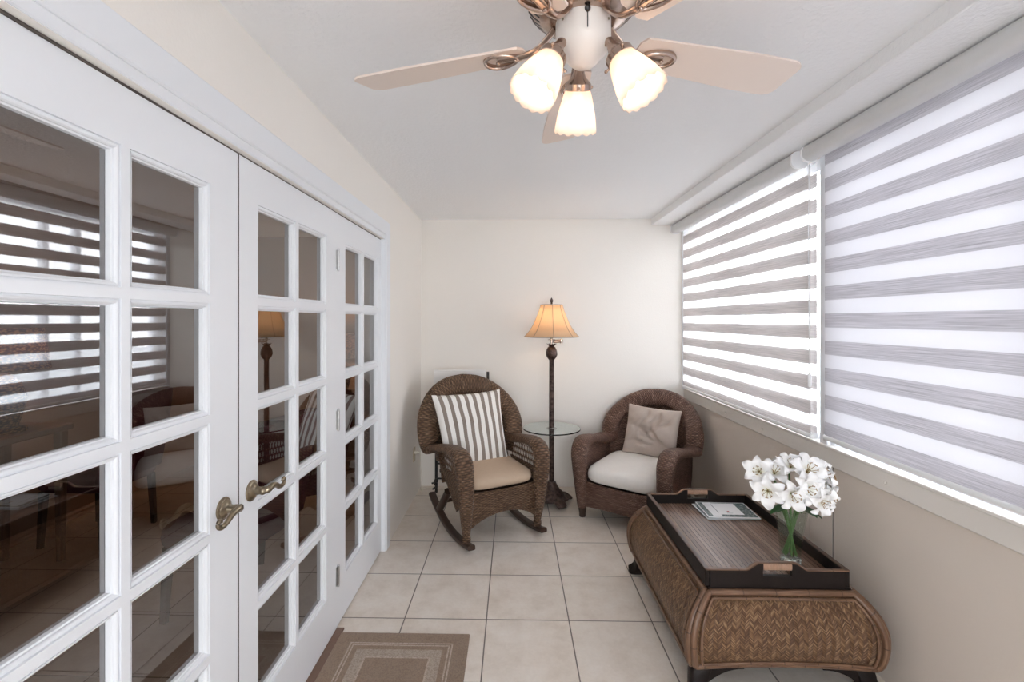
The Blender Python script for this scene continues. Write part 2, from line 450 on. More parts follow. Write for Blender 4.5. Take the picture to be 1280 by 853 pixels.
# right wall: panelled lower part with seams, header above
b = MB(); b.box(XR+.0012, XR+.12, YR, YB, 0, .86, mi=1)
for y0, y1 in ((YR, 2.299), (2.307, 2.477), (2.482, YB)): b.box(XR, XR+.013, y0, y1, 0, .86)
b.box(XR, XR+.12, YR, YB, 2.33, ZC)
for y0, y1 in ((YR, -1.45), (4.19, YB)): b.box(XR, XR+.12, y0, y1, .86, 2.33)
st(b.build('wall_right', ['wall_panel_paint', 'joint_and_gap_shade'], smooth=False), 'beige panelled wall below the windows with vertical seams', 'wall')
b = MB(); b.box(1.232, XR+.02, YR, YB, 2.346, ZC+.01, b=.004)
st(b.build('trim_1', 'ceiling_paint', smooth=False), 'white boxed beam along the ceiling above the blinds', 'beam')
# window board
b = MB(); b.box(1.520, XR, YR, 2.3, .796, .88, b=.004); b.box(1.520, XR, 2.304, YB, .796, .888, b=.004); b.box(1.512, XR+.03, YR, YB, .878, .892, b=.003)
b.box(1.5195, XR, 2.296, 2.36, .80, .88)
for y in (1.95, 2.9, 3.4): 
    b.lathe([(.0005, -.0), (.006, -.0005), (.007, -.003)], 10, (0, 0, 0)); 
    n0 = len(b.v)-33
    for i in range(n0, len(b.v)):
        x, yy, z = b.v[i]; b.v[i] = (1.518-z*-1, y+x, .835+yy)
st(b.build('trim_2', 'sill_paint', smooth=False), 'pale painted window board running under both blinds', 'window sill')
# windows behind the blinds
def window(name, y0, y1, bars, label):
    f = MB(); x0, x1 = 1.575, 1.625
    f.box(x0, x1, y0, y1, .86, .92); f.box(x0, x1, y0, y1, 2.27, 2.33); f.box(x0, x1, y0, y0+.05, .92, 2.27); f.box(x0, x1, y1-.05, y1, .92, 2.27)
    for q in bars: f.box(x0+.004, x1-.004, q-.022, q+.022, .92, 2.27)
    o = st(f.build(name, 'trim_paint', smooth=False), label, 'window')
    e = [y0+.05]+[z for q in bars for z in (q-.022, q+.022)]+[y1-.05]
    for k in range(0, len(e), 2):
        g = MB(); g.box(1.598, 1.601, e[k], e[k+1], .92, 2.27); g.build('pane', 'window_glass', o, smooth=False)
window('window_1', 2.40, 4.19, (3.18, 3.42), 'white framed window behind the far striped blind')
window('window_2', -1.45, 2.30, (.45, 1.4), 'white framed window behind the near striped blind')
b = MB(); b.box(1.545, 1.66, 2.30, 2.40, .86, 2.34, b=.004); b.box(1.525, 1.545, 2.322, 2.378, .885, 2.345, b=.003)
st(b.build('trim_3', 'trim_paint', smooth=False), 'white upright post between the two blinds', 'post')
b = MB(); b.box(1.50, XR+.01, 4.195, YB, .885, 2.346, b=.003)
st(b.build('trim_4', 'trim_paint', smooth=False), 'white strip in the corner beside the far blind', 'trim')
# inner room shell
b = MB(); b.box(-3.4, -3.3, YR-.1, 5.2, 0, ZC)
st(b.build('wall_inner_far', 'inner_wall_paint', smooth=False), 'warm brown far wall of the room behind the french doors', 'wall')
b = MB(); b.box(-4.5, XL-.12, 5.1, 5.2, 0, ZC)
st(b.build('wall_inner_back', 'inner_wall_paint', smooth=False), 'warm brown end wall of the inner room seen through the far door', 'wall')
b = MB(); b.box(-4.5, XL-.12, YR-.1, YR, 0, ZC)
st(b.build('wall_inner_rear', 'inner_wall_paint', smooth=False), 'warm brown wall of the inner room behind the viewer', 'wall')
b = MB(); b.box(XL-.14, XL-.12, YB+.0, 5.1, 0, ZC)
st(b.build('wall_inner_side', 'inner_wall_paint', smooth=False), 'short return wall of the inner room', 'wall')
b = MB(); b.box(-30, 30, -30, 30, -.5, -.3)
st(b.build('ground', 'ground_outside', smooth=False), 'pale paved ground outside the windows', 'ground')
# door surround
b = MB()
b.box(-.855, -.820, 3.030, 3.122, 0, 2.138, b=.004); b.box(-.856, -.8202, -.157, 3.121, 2.0505, 2.1385, b=.004)
b.box(-.862, -.829, -.16, 3.036, 2.023, 2.056, b=.003); b.box(-.862, -.829, 3.022, 3.034, 0, 2.05, b=.003)
b.box(-.97, -.862, -.16, 3.035, 2.020, 2.05); b.box(-.97, -.862, 3.026, 3.04, 0, 2.05); b.box(-.855, -.820, -.25, -.15, 0, 2.138, b=.004)
b.box(-.90, -.8575, -.13, 3.02, 2.0162, 2.0212, mi=1)  # dark strip painted as the shade in the gap over the doors
st(b.build('trim_5', ['trim_paint', 'joint_and_gap_shade'], smooth=False), 'white door casing around the run of french doors', 'door trim')
b = MB(); b.box(-.92, -.818, -.15, 2.262, 0, .010, b=.003)
st(b.build('trim_6', 'threshold_wood', smooth=False), 'brown wooden threshold strip under the double doors', 'threshold')

# ------------------------------------------------------------------ french doors
ROWS = [(1.5705, 1.885), (1.232, 1.5465), (.8935, 1.208), (.555, .8695), (.2165, .531)]
def french_door(name, y0, y1, cols, label, handle=None, hinges=None, swing=None):
    z0, z1 = .012, 2.016; X0, X1 = -.899, DX
    b = MB()
    ys = sorted([y0, y1]+[q for c in cols for q in c]); zs = sorted([z0, z1]+[q for r in ROWS for q in r])
    for x in (X0, X1):
        for i in range(len(ys)-1):
            for j in range(len(zs)-1):
                if any(abs(ys[i]-c[0]) < 1e-6 for c in cols) and any(abs(zs[j]-r[0]) < 1e-6 for r in ROWS): continue
                b.add([(x, ys[i], zs[j]), (x, ys[i+1], zs[j]), (x, ys[i+1], zs[j+1]), (x, ys[i], zs[j+1])], [(0, 1, 2, 3)])
    for a, c in (((y0, z0), (y1, z0)), ((y0, z1), (y1, z1)), ((y0, z0), (y0, z1)), ((y1, z0), (y1, z1))):
        b.add([(X0, *a), (X0, *c), (X1, *c), (X1, *a)], [(0, 1, 2, 3)])
    prof = [(0, 0), (.0006, .0055), (.0042, .0055), (.0046, .0020), (.0085, .0032), (.0112, .0062), (.0118, .0105), (.0152, .0118), (.0162, .0215)]
    for c in cols:
        for r in ROWS:
            for sg, xs in ((-1, X1), (1, X0)):
                V = []
                for off, dp in prof:
                    xx = xs+sg*dp
                    V += [(xx, c[0]+off, r[0]+off), (xx, c[1]-off, r[0]+off), (xx, c[1]-off, r[1]-off), (xx, c[0]+off, r[1]-off)]
                b.add(V, [(k*4+q, k*4+(q+1) % 4, (k+1)*4+(q+1) % 4, (k+1)*4+q) for k in range(len(prof)-1) for q in range(4)])
    o = st(b.build(name, 'trim_paint', smooth=False), label, 'french door')
    for c in cols:
        for r in ROWS:
            g = MB(); e = .0155; x = (X0+X1)/2
            g.add([(x, c[0]+e, r[0]+e), (x, c[1]-e, r[0]+e), (x, c[1]-e, r[1]-e), (x, c[0]+e, r[1]-e)], [(0, 1, 2, 3)])
            g.build('pane', 'door_glass', o, smooth=False)
    if handle:
        hy, sg = handle; h = empty('door_handle', (0, 0, 0)); h.parent = o
        z = .943
        r = MB(); r.lathe([(.0005, .0), (.0335, 0), (.034, .003), (.031, .007), (.027, .008), (.025, .011), (.019, .015), (.014, .018), (.012, .03), (.0115, .045)], 28)
        r.xf(Matrix.Translation((DX, hy, z)) @ Matrix.Rotation(PI/2, 4, 'Y')); r.build('rosette', 'antique_brass', h)
        pts = [(DX+.038, 0, 0), (DX+.055, .003, .004), (DX+.060, .018, .010), (DX+.058, .045, .004), (DX+.056, .070, -.010), (DX+.056, .092, -.014), (DX+.056, .107, -.006), (DX+.056, .106, .006), (DX+.056, .096, .006), (DX+.056, .095, .000)]
        pts = crom(pts, 6)
        m = len(pts); wl = [.012*(1-.62*(i/m)) for i in range(m)]; tl = [.0085*(1-.45*(i/m)) for i in range(m)]
        l = MB(); l.sweep([(x, hy+sg*y, z+zz) for x, y, zz in pts], wl, tl, wd=(0, .25, 1), n=12)
        l.ball((pts[0][0], hy, z), .0135); l.build('lever', 'antique_brass', h)
    for hz in hinges or []:
        q = MB(); yy = y1+.003
        for k in range(5): q.lathe([(.0005, 0), (.0062, 0), (.0062, .0165), (.0005, .0165)], 12, (DX+.006, yy, hz-.045+k*.018))
        q.box(DX-.0005, DX+.002, yy-.018, yy+.018, hz-.045, hz+.045); q.ball((DX+.006, yy, hz+.049), .006); q.ball((DX+.006, yy, hz-.049), .006)
        q.build('hinge', 'hinge_steel', o)
    if swing:
        a, py = swing; a = math.radians(a); P = Vector((DX, py, 0)); o.rotation_euler = (0, 0, a); o.location = P-Matrix.Rotation(a, 3, 'Z') @ P
    return o
french_door('door_1', .650, 1.4405, [(.742, 1.013), (1.037, 1.310)], 'white french door with ten panes nearest the viewer, brass lever on its right edge', (1.368, -1), swing=(-.7, 1.442))
d2 = french_door('door_2', 1.449, 2.256, [(1.554, 1.828), (1.852, 2.128)], 'middle white french door with ten panes and a brass lever on its left edge', (1.516, 1), (1.79, 1.016, .261), swing=(-.16, 1.449))
b = MB(); b.box(-.897, DX-.0005, 1.4455, 1.4495, .012, 2.016); b.build('gap_shade_strip', 'joint_and_gap_shade', d2, smooth=False)  # dark strip standing in for the shade in the gap between the doors
french_door('door_3', 2.262, 3.022, [(2.375, 2.650), (2.674, 2.946)], 'far white glazed panel with ten panes next to the casing', None)
french_door('door_4', -.140, .644, [(-.055, .205), (.240, .50)], 'white glazed panel beside the viewer, outside the photo', None)

# ------------------------------------------------------------------ blinds
def roller_blind(y0, y1, ztop, zbot, z_ref, pitch, gfrac, mats, label, cassette_bot, chain=None):
    root = empty('roller_blind', (1.46, y0, ztop), label=label, cat='window blind')
    L = y1-y0; X = 1.50-1.46
    # cassette: rounded fabric-wrapped tube housing
    c = MB(); pr = []
    zc = (2.345+cassette_bot)/2; rr = (2.345-cassette_bot)/2
    path = [(1.435-1.46, L*k/2, zc-ztop) for k in range(3)]
    c.sweep(path, .040, rr, wd=(1, 0, 0), n=28, p=2.6); c.build('head_tube', 'blind_rail', root)
    for yy in (0, L):
        e = MB(); e.sweep([(1.435-1.46, yy-.006, zc-ztop), (1.435-1.46, yy+.006, zc-ztop)], .043, rr+.003, wd=(1, 0, 0), n=28, p=2.6)
        e.build('end_cap', 'white_plastic', root)
    for nm, dx, m, ya in (('front_fabric', 0, 0, 0), ('back_fabric', .026, 0, .0)):
        f = MB()
        k0 = int((ztop-z_ref)/pitch)+2; k = k0
        cuts = []
        zz = z_ref+k*pitch
        while zz > zbot-pitch:
            cuts.append((zz-gfrac*pitch, zz, 0)); cuts.append((zz-pitch, zz-gfrac*pitch, 1)); zz -= pitch
        ins = .012 if dx == 0 else .004
        for a, b_, mi in cuts:
            a, b_ = max(a, zbot), min(b_, ztop)
            if b_-a < 1e-4: continue
            n = 6
            f.grid(n, 1, lambda u, v: (X+dx, ins+(L-2*ins)*u, a+(b_-a)*v-ztop), mi=mi)
        f.build(nm, mats, root, smooth=False)
    r = MB(); r.sweep([(X+.013, .006, zbot-ztop-.012), (X+.013, L-.006, zbot-ztop-.012)], .019, .013, wd=(1, 0, 0), n=16, p=3.5); r.build('bottom_rail', 'white_plastic', root)
    if chain:
        for s_ in (0, 1):
            q = MB(); zt, zb = 2.27-ztop, 1.25-ztop
            yb = L+.018+.014*s_ if False else chain-y0
            pts = [(-.02+.004*s_, yb+(.018*s_), zt), (-.022+.006*s_, yb+.012+.006*s_, (zt*2+zb)/3), (-.026, yb-.004+.006*s_, (zt+zb*2)/3), (-.03, yb-.012, zb)]
            q.sweep(crom(pts, 10), .0017, n=6); q.build('pull_cord', 'white_plastic', root)
        q = MB(); q.lathe([(.0005, 0), (.008, .004), (.0085, .05), (.004, .075), (.0005, .078)], 14, (-.03, chain-y0-.012, 1.25-ztop-.075)); q.build('cord_weight', 'white_plastic', root)
    return root
paint('blind_rail', (.66, .66, .66), .6, .0004, 80, .01)
roller_blind(2.395, 4.20, 2.29, .925, 1.474, .1275, .555, ['blind_band', 'blind_sheer'], 'far grey and white striped roller blind next to the end wall', 2.262, chain=2.315)
roller_blind(-.30, 2.312, 2.30, .945, 1.530, .1300, .51, ['blind_band_near', 'blind_sheer_near'], 'near grey and white striped roller blind filling the right of the photo', 2.268)
roller_blind(-1.44, -.33, 2.30, .945, 1.530, .1300, .51, ['blind_band_near', 'blind_sheer_near'], 'striped roller blind beside the viewer, outside the photo', 2.268)

# ------------------------------------------------------------------ ceiling fan
FC = Vector((.181, 1.226, 0))
fan = empty('ceiling_fan', (FC.x, FC.y, ZC), label='white bladed ceiling fan with a pink bronze motor and three lit tulip lights', cat='ceiling fan')
def fl(z): return z-ZC
b = MB(); prof = [(.001, fl(2.404)), (.09, fl(2.404)), (.095, fl(2.385)), (.10, fl(2.38)), (.130, fl(2.37)), (.145, fl(2.355)), (.148, fl(2.335)), (.143, fl(2.318)), (.128, fl(2.298)), (.108, fl(2.282)), (.088, fl(2.272)), (.080, fl(2.270)), (.001, fl(2.270))]
b.lathe(prof, 64); b.build('motor_housing', 'rose_bronze', fan)
b = MB()
for k in range(40):
    a = 2*PI*k/40; d = Vector((math.cos(a), math.sin(a), 0)); b.sweep([d*.1410+Vector((0, 0, fl(2.3165))), d*.1275+Vector((0, 0, fl(2.300))), d*.112+Vector((0, 0, fl(2.2875)))], .0052, .0025, wd=(-d.y, d.x, 0), n=8)
b.build('vent_slots', 'black_metal', fan)
b = MB(); b.lathe([(.14, fl(2.345)), (.1505, fl(2.345)), (.1505, fl(2.340)), (.14, fl(2.340))], 48); b.build('dark_band', 'black_metal', fan)
b = MB(); b.lathe([(.001, fl(2.29)), (.060, fl(2.29)), (.070, fl(2.284)), (.071, fl(2.27)), (.071, fl(2.225)), (.069, fl(2.21)), (.060, fl(2.193)), (.045, fl(2.18)), (.040, fl(2.172)), (.026, fl(2.160)), (.001, fl(2.155))], 40)
b.build('switch_housing', 'housing_enamel', fan)
b = MB(); b.lathe([(.070, fl(2.284)), (.0745, fl(2.284)), (.0745, fl(2.279)), (.070, fl(2.279))], 40); b.build('gasket', 'black_metal', fan)
b = MB(); b.ball((0, -.074, fl(2.262)), .0075, 12, 1.2); b.sweep([(0, -.073, fl(2.255)), (0, -.0755, fl(2.215))], .0012, n=6); b.build('pull_switch', 'black_metal', fan)
for a in (-2.5, -.64):
    b = MB(); b.ball((.071*math.cos(a), .071*math.sin(a), fl(2.255)), .0035, 10); b.build('screw', 'antique_brass', fan)
blade_mesh = None
for k in range(5):
    a = math.radians(18+72*k)
    R = Matrix.Rotation(a, 4, 'Z')
    if blade_mesh is None:
        b = MB()
        r0, r1 = .165, .672; zb = fl(2.222)
        out = []
        N = 8
        def wid(r): return .050+.020*min(1, (r-r0)/.35)
        top = [(r0+(r1-.035-r0)*i/10, wid(r0+(r1-.035-r0)*i/10)) for i in range(11)]
        tip = [(r1-.035+.035*math.sin(PI/2*i/6), wid(r1)-.03+.03*math.cos(PI/2*i/6)) for i in range(1, 7)]
        rt = [(r0-.012, .03), (r0-.004, .043)]
        up = rt+top+tip; poly = [(x, y) for x, y in up]+[(x, -y) for x, y in reversed(up)]
        t = .006; n = len(poly)
        V = [(x, y, -t/2) for x, y in poly]+[(x, y, t/2) for x, y in poly]
        b.add(V, [list(range(n))[::-1], list(range(n, 2*n))]+[(i, (i+1) % n, n+(i+1) % n, n+i) for i in range(n)])
        b.xf(Matrix.Translation((0, 0, zb)) @ Matrix.Rotation(math.radians(-12), 4, 'X'))
        bl = b.build('blade', 'blade_finish', fan, angle=30); blade_mesh = bl
        # decorative bracket under the root: two scroll loops and an arm
        q = MB(); zi = zb-.008
        loop = [(.178+.0+.052*(1-math.cos(x))*.9, .030*math.sin(x)*(1-.25*math.cos(x)), zi+.006*0) for x in [2*PI*i/24 for i in range(24)]]
        q.sweep(loop, .0085, .0055, wd=(0, 0, 1), n=10, closed=True)
        q.sweep(crom([(.078, 0, fl(2.268)), (.096, 0, fl(2.248)), (.125, 0, fl(2.224)), (.165, 0, zi), (.20, 0, zi), (.235, 0, zi)], 6), .013, .006, wd=(0, 1, 0), n=10)
        for sx in (.185, .235): q.ball((sx, .0, zi-.006), .006, 10)
        ir = q.build('blade_bracket', 'rose_bronze', bl)
    else:
        bl = blade_mesh.copy(); COL.objects.link(bl); bl.parent = fan
        ir = blade_mesh.children[0].copy(); COL.objects.link(ir); ir.parent = bl
    bl.rotation_euler = (0, 0, a)
# three lights
for ang in (90, 210, 330):
    a = math.radians(ang); d = Vector((math.cos(a), math.sin(a), 0))
    n0 = Vector((0, 0, fl(2.205)))+d*.052; n1 = Vector((0, 0, fl(2.178)))+d*.084
    ax = (d*.50+Vector((0, 0, -.865))).normalized()
    arm = MB(); arm.sweep([n0, n0+d*.018+Vector((0, 0, -.004)), n1], .012, .012, n=14)
    Rm = Matrix.Translation(n1) @ ax.to_track_quat('Z', 'Y').to_matrix().to_4x4()
    fit = MB(); fit.lathe([(.001, -.014), (.014, -.014), (.016, -.006), (.020, .004), (.030, .014), (.036, .020), (.0365, .036), (.034, .038), (.030, .036)], 32); fit.xf(Rm)
    fit.v = fit.v
    for k in range(3):
        s_ = MB(); s_.sweep([(.036, 0, .03), (.044, 0, .03)], .003, n=8); s_.ball((.045, 0, .03), .0045, 8)
        s_.xf(Rm @ Matrix.Rotation(2*PI*k/3+.6, 4, 'Z')); 
        fit.add(s_.v, s_.f, None)
    o = arm.build('light_arm', 'rose_bronze', fan); fit.build('shade_fitter', 'rose_bronze', o)
    sh = MB()
    prof = [(.029, .022), (.033, .034), (.040, .055), (.047, .08), (.053, .105), (.057, .13), (.059, .150)]
    sh.lathe(prof, 72, fn=lambda r, z, t_, i: (r*(1+(.015 if i >= 2 else 0)*math.cos(t_*12)), z-(.007*(1-abs(math.sin(t_*7))) if i == 6 else 0)))
    sh.xf(Rm); so = sh.build('glass_shade', 'frosted_glass', o); solidify(so, .002)
    bu = MB(); bu.lathe([(.001, .035), (.012, .035), (.013, .05), (.022, .072), (.024, .088), (.017, .104), (.001, .111)], 20); bu.xf(Rm); bo = bu.build('bulb', 'bulb_glow', o)
    lt = bpy.data.lights.new('fan_lamp', 'POINT'); lt.energy = 1.7; lt.color = (1, .82, .66); lt.shadow_soft_size = .025
    lo = bpy.data.objects.new('fan_lamp', lt); COL.objects.link(lo); lo.parent = fan; lo.location = Rm @ Vector((0, 0, .098))

# ------------------------------------------------------------------ wicker chairs
def rim_points(cfg):
    """right half of the long rolled edge: foot -> arm -> back top. returns pts,wd,W,T"""
    cz, cy, rad, rec = cfg['cz'], cfg['cy'], cfg['rad'], math.radians(cfg['rec'])
    ub = Vector((0, math.sin(rec), math.cos(rec))); C = Vector((0, cy, cz))
    K = []
    for p in cfg['arm']: K.append((*p[:3], p[3], p[4], p[5], p[6], p[7]))     # x,y,z, wdx,wdy,wdz, W,T
    for deg in cfg['arc']:
        f = math.radians(deg); w = Vector((math.cos(f), 0, 0))+ub*math.sin(f)*cfg.get('tall', 1)
        p = C+Vector((math.cos(f)*rad, 0, 0))+ub*math.sin(f)*rad*cfg.get('tall', 1)
        y_in = -cfg['wing']*(abs(math.cos(f))**3)
        K.append((p.x, p.y+y_in, p.z, w.x, w.y, w.z, cfg['WB'], cfg['TB']))
    return K, C, ub
def wicker_chair(name, loc, rz, cfg, mat, label):
    root = empty(name, (*loc, 0), rz, label=label, cat='chair')
    K, C, ub = rim_points(cfg)
    half = crom(K, 7)
    full = half+[(-q[0], q[1], q[2], -q[3], q[4], q[5], q[6], q[7]) for q in reversed(half[:-1])]
    n = len(full)
    # width dir must stay continuous: on the left side flip so that it keeps turning
    pts = [q[:3] for q in full]; wd = [q[3:6] for q in full]
    r = MB(); r.sweep(pts, [q[6] for q in full], [q[7] for q in full], wd=wd, n=20, p=2.4)
    o = r.build('rolled_edge', mat, root); 
    # braided ridge along the inner side of the arch
    rad, tall = cfg['rad'], cfg.get('tall', 1)
    arc = []
    def backpt(f, k, push=0):
        """point on the back shell: polar angle f, radius factor k"""
        y_in = -cfg['wing']*(abs(math.cos(f))**3)*k*k
        p = C+Vector((math.cos(f)*rad*k, 0, 0))+ub*math.sin(f)*rad*k*tall
        return Vector((p.x, p.y+y_in+cfg['dish']*(1-k*k)+push, p.z))
    f0 = math.radians(cfg['arc'][0])
    b = MB(); path = [backpt(f0+(PI-2*f0)*i/40, cfg['ridge'], -.012) for i in range(41)]
    b.sweep(path, .011, .010, n=10); b.build('braid', mat, root)
    # back panel: polar fan from below the seat up to the rim
    b = MB()
    zs = cfg['seat']-.06
    def bp(u, v):
        f = -math.radians(58)+(PI+2*math.radians(58))*u
        return backpt(f, 1.0*v if v > .001 else .001)
    # rectangular-ish grid: rows by height, columns by angle to side
    nr = 26; rows = []
    zlo = -(C.z-zs)/ub.z; zhi = rad*tall*.99
    nc = 20
    def bgrid(a, bb):
        h = zlo+(zhi-zlo)*bb
        if h > -rad*tall*.25: wdt = rad*math.sqrt(max(0, 1-(h/(rad*tall))**2))
        else: wdt = rad*math.sqrt(1-.25**2)-(rad*.968-cfg['inner'])*min(1, (-rad*tall*.25-h)/.12)
        x = (a*2-1)*wdt; k = min(1, math.sqrt((x/rad)**2+(h/(rad*tall))**2)); cf = abs(x)/rad
        p = C+Vector((x, 0, 0))+ub*h
        return (p.x, p.y-cfg['wing']*min(1, cf)**3+cfg['dish']*(1-k*k), p.z)
    b.grid(nc, nr, bgrid, us=rad*2, vs=zhi-zlo); o = b.build('backrest', mat, root); solidify(o, .022, -1)
    # side panels
    for sg in (-1, 1):
        armp = [q for q in half if q[2] > cfg['sidez'] and q[1] < cfg['sideback']]
        armp = sorted([q for q in armp], key=lambda q: q[1])
        def topz(y):
            best = min(half, key=lambda q: abs(q[1]-y)+(0 if q[2] > cfg['sidez'] else 9)); return best[0], best[2]-best[7]*.6
        ya, yb = cfg['front'], cfg['sideback']
        def sgrid(a, bb, zt=None, zb_=None):
            y = ya+(yb-ya)*a*(1-(cfg['taper']*(1-bb))); x, z = topz(y); x = min(x, cfg.get('xmax', 9))
            if zt is not None: z = zt
            z0 = cfg['skirt'](a) if zb_ is None else zb_
            xx = x-.012+(cfg['inner']+.02-x+.012)*0
            return (sg*(xx-.02*(1-bb)), y, z0+(z-z0)*bb)
        s_ = MB()
        if cfg['open']:
            s_.grid(14, 8, lambda a, bb: sgrid(a, bb, zt=cfg['open']), us=yb-ya, vs=.3)
        else: s_.grid(14, 10, sgrid, us=yb-ya, vs=.45)
        o = s_.build('side_panel', mat, root); solidify(o, .016)
        if cfg['open']:
            lat = MB(); z0 = cfg['open']-.01
            y0l, y1l = ya+.045, yb-.02
            x0 = min(topz((ya+yb)/2)[0], .302)-.014
            for zz in (z0, z0+.042, z0+.047, z0+.089, z0+.094):
                lat.sweep([(sg*x0, y0l+(y1l-y0l)*i/6, zz) for i in range(7)], .0035, n=6)
            for row in range(4):
                za = z0+.046*row; zb2 = min(za+.044, .70)
                m = 15
                for i in range(m):
                    yy = y0l+(y1l-y0l)*(i+.5)/m
                    zt = min(zb2, topz(yy)[1])
                    if zt <= za+.004: continue
                    dy = .012 if (row % 2 == 0) else -.012
                    lat.sweep([(sg*x0, yy, za), (sg*x0, yy+dy, zt)], .0028, n=6)
                    lat.sweep([(sg*x0, yy+dy, za), (sg*x0, yy, zt)], .0022, n=6)
            lat.build('open_weave', mat, root)
    # front apron, bulging forward, arched bottom edge
    b = MB(); iw = cfg['apronw']
    def agrid(a, bb):
        x = (a*2-1)*iw; zb_ = cfg['apron_b'](a*2-1); zt = cfg['seat']-.005
        return (x, cfg['front']-.035*(1-(a*2-1)**2)-.0+.015*0, zb_+(zt-zb_)*bb)
    b.grid(24, 10, agrid, us=iw*2, vs=.26); o = b.build('apron', mat, root); solidify(o, .018)
    b = MB(); b.sweep([agrid(i/24, 0) for i in range(25)], .010, n=8); b.build('apron_edge', mat, root)
    # seat deck
    b = MB(); b.box(-cfg['apronw']+.005, cfg['apronw']-.005, cfg['front']+.01, cfg['cy']-.04, cfg['seat']-.02, cfg['seat'])
    b.build('seat_deck', mat, root, smooth=False)
    return root

def pad(name, w, d, h, mat, parent=None, p=5, nx=26, ny=22, crown=.014, wr=0.0, seed=0, piping=None):
    """box cushion, origin at its underside centre"""
    b = MB()
    def side(u, v, top):
        x, y = u*2-1, v*2-1
        k = (abs(x)**p+abs(y)**p)
        e = max(0, 1-k)
        m = max(abs(x), abs(y)); q = (abs(x)**6+abs(y)**6)**(1/6) if m > 0 else 1
        sx, sy = (x*m/q, y*m/q) if q > 0 else (x, y)
        prof = (max(0, 1-m**8))**.35
        n = noise.noise(Vector((x*2.2+seed, y*2.2, seed*1.7)))*wr
        z = h/2+(h/2)*prof*(1 if top else -1)*1.0
        if top: z += crown*(1-m**2)+n*prof
        return (sx*w/2, sy*d/2, z)
    b.grid(nx, ny, lambda u, v: side(warp(u), warp(v), True), us=1, vs=1); b.grid(nx, ny, lambda u, v: side(warp(u), warp(v), False), us=1, vs=1)
    o = b.build(name, mat, parent, angle=80); return o
def warp(u): 
    s = (u*2-1); return (math.copysign(1-(1-abs(s))**1.6, s)+1)/2
def pillow(name, w, h, t, mat, wr=0, seed=0, n=36, folds=None, taper=0):
    """throw pillow standing in the xz plane, origin at centre, front -y"""
    b = MB()
    def g(u, v, s):
        x, z = u*2-1, v*2-1
        ex = 1-.055*(1-z*z); ez = 1-.055*(1-x*x)       # sides pulled in between pointed corners
        X, Z = x*ex*w/2*(1-taper*(1-z)/2), z*ez*h/2
        th = (max(0, 1-x*x)**.42)*(max(0, 1-z*z)**.42)*t/2
        q = noise.noise(Vector((x*2.5+seed, z*2.5, seed)))*wr*th/t*2
        if folds and s < 0:
            for fx, fz, dx, dz, wd, am, ln in folds:
                px, pz = x-fx, z-fz; al = px*dx+pz*dz; ac = -px*dz+pz*dx+.08*math.sin(al*5)
                q -= 1.7*am*math.exp(-(ac/wd)**2)*math.exp(-(al/ln)**2)*min(1, th/t*4)
        return (X, s*(th+q), Z)
    b.grid(n, n, lambda u, v: g(u, v, -1)); b.grid(n, n, lambda u, v: g(u, v, 1))
    return b.build(name, mat, angle=80)

# --- rocking chair
TH1 = math.radians(29)
RK = dict(cz=.672, cy=.285, rad=.362, rec=20, tall=.925, WB=.077, TB=.038, wing=.07, dish=.085, ridge=.80, seat=.37, inner=.285, apronw=.262,
          front=-.30, xmax=.302, sidez=.50, sideback=.12, open=.445,
          arc=(-20, -5, 12, 30, 50, 70, 90),
          arm=[(.272, -.300, .095, 1, 0, 0, .024, .024), (.276, -.310, .20, 1, 0, 0, .038, .036), (.283, -.322, .36, 1, 0, 0, .052, .042), (.292, -.325, .50, 1, 0, 0, .060, .044),
               (.297, -.295, .588, 1, 0, 0, .062, .042), (.302, -.19, .618, 1, 0, 0, .060, .034), (.308, -.03, .600, 1, 0, 0, .058, .030), (.318, .10, .575, 1, 0, .15, .062, .030)],
          taper=.62, skirt=lambda a: .17+.10*math.sin(PI*a)*.6+.02*a, apron_b=lambda x: .225-.10*abs(x)**2.2)
O1 = (-.215, 3.455)
rc = wicker_chair('rocking_chair', O1, TH1, RK, 'wicker_brown', 'brown wicker rocking chair with rolled arms on dark runners, left of the lamp')
for sg in (-1, 1):
    q = MB(); q.sweep([(sg*.298, .150, .465), (sg*.300, .155, .52), (sg*.306, .158, .60)], .045, .011, wd=(0, 1, 0), n=12, p=4); q.build('arm_post', 'wicker_brown', rc)
    q = MB(); q.ball((sg*.272, -.300, .068), .030, 16, 1.2); q.build('ball_foot', 'wicker_brown', rc)
    # runner: an arc, front tip slightly up, rear higher
    pts = []
    for i in range(19):
        y = -.385+.76*i/18; z = .018+((y+.10)**2)/(2*.86)*(.62 if y < -.10 else 1.0); pts.append((sg*.272, y, z))
    q = MB(); q.sweep(pts, .026, .016, wd=(1, 0, 0), n=16, p=5); ro = q.build('rocker_runner', 'dark_wood', rc)
    q = MB(); q.sweep(crom([(sg*.262, .045, .27), (sg*.268, .13, .17), (sg*.272, .215, .078)], 5), [.030]*1+[.024]*9+[.02], [.026]*11, wd=(1, 0, 0), n=12, p=3); q.build('rear_leg', 'dark_wood', rc)
q = MB(); q.sweep([(-.268, .13, .17), (.268, .13, .17)], .014, n=12); q.build('stretcher', 'dark_wood', rc)
q = MB(); q.sweep(crom([(-.30, .165, .335), (-.325, .175, .30), (-.31, .18, .27), (-.335, .185, .25)], 6), .006, n=8); q.sweep(crom([(-.30, .165, .335), (-.32, .16, .31), (-.345, .17, .30)], 6), .007, n=8); q.ball((-.31, .17, .315), .016, 10); q.build('cushion_tie', 'black_metal', rc)
def in_chair(root_loc, th, p):
    c, s = math.cos(th), math.sin(th); return (root_loc[0]+c*p[0]-s*p[1], root_loc[1]+s*p[0]+c*p[1], p[2])
c = pad('seat_cushion', .50, .50, .085, 'tan_cushion', crown=.010, wr=.004, seed=3)
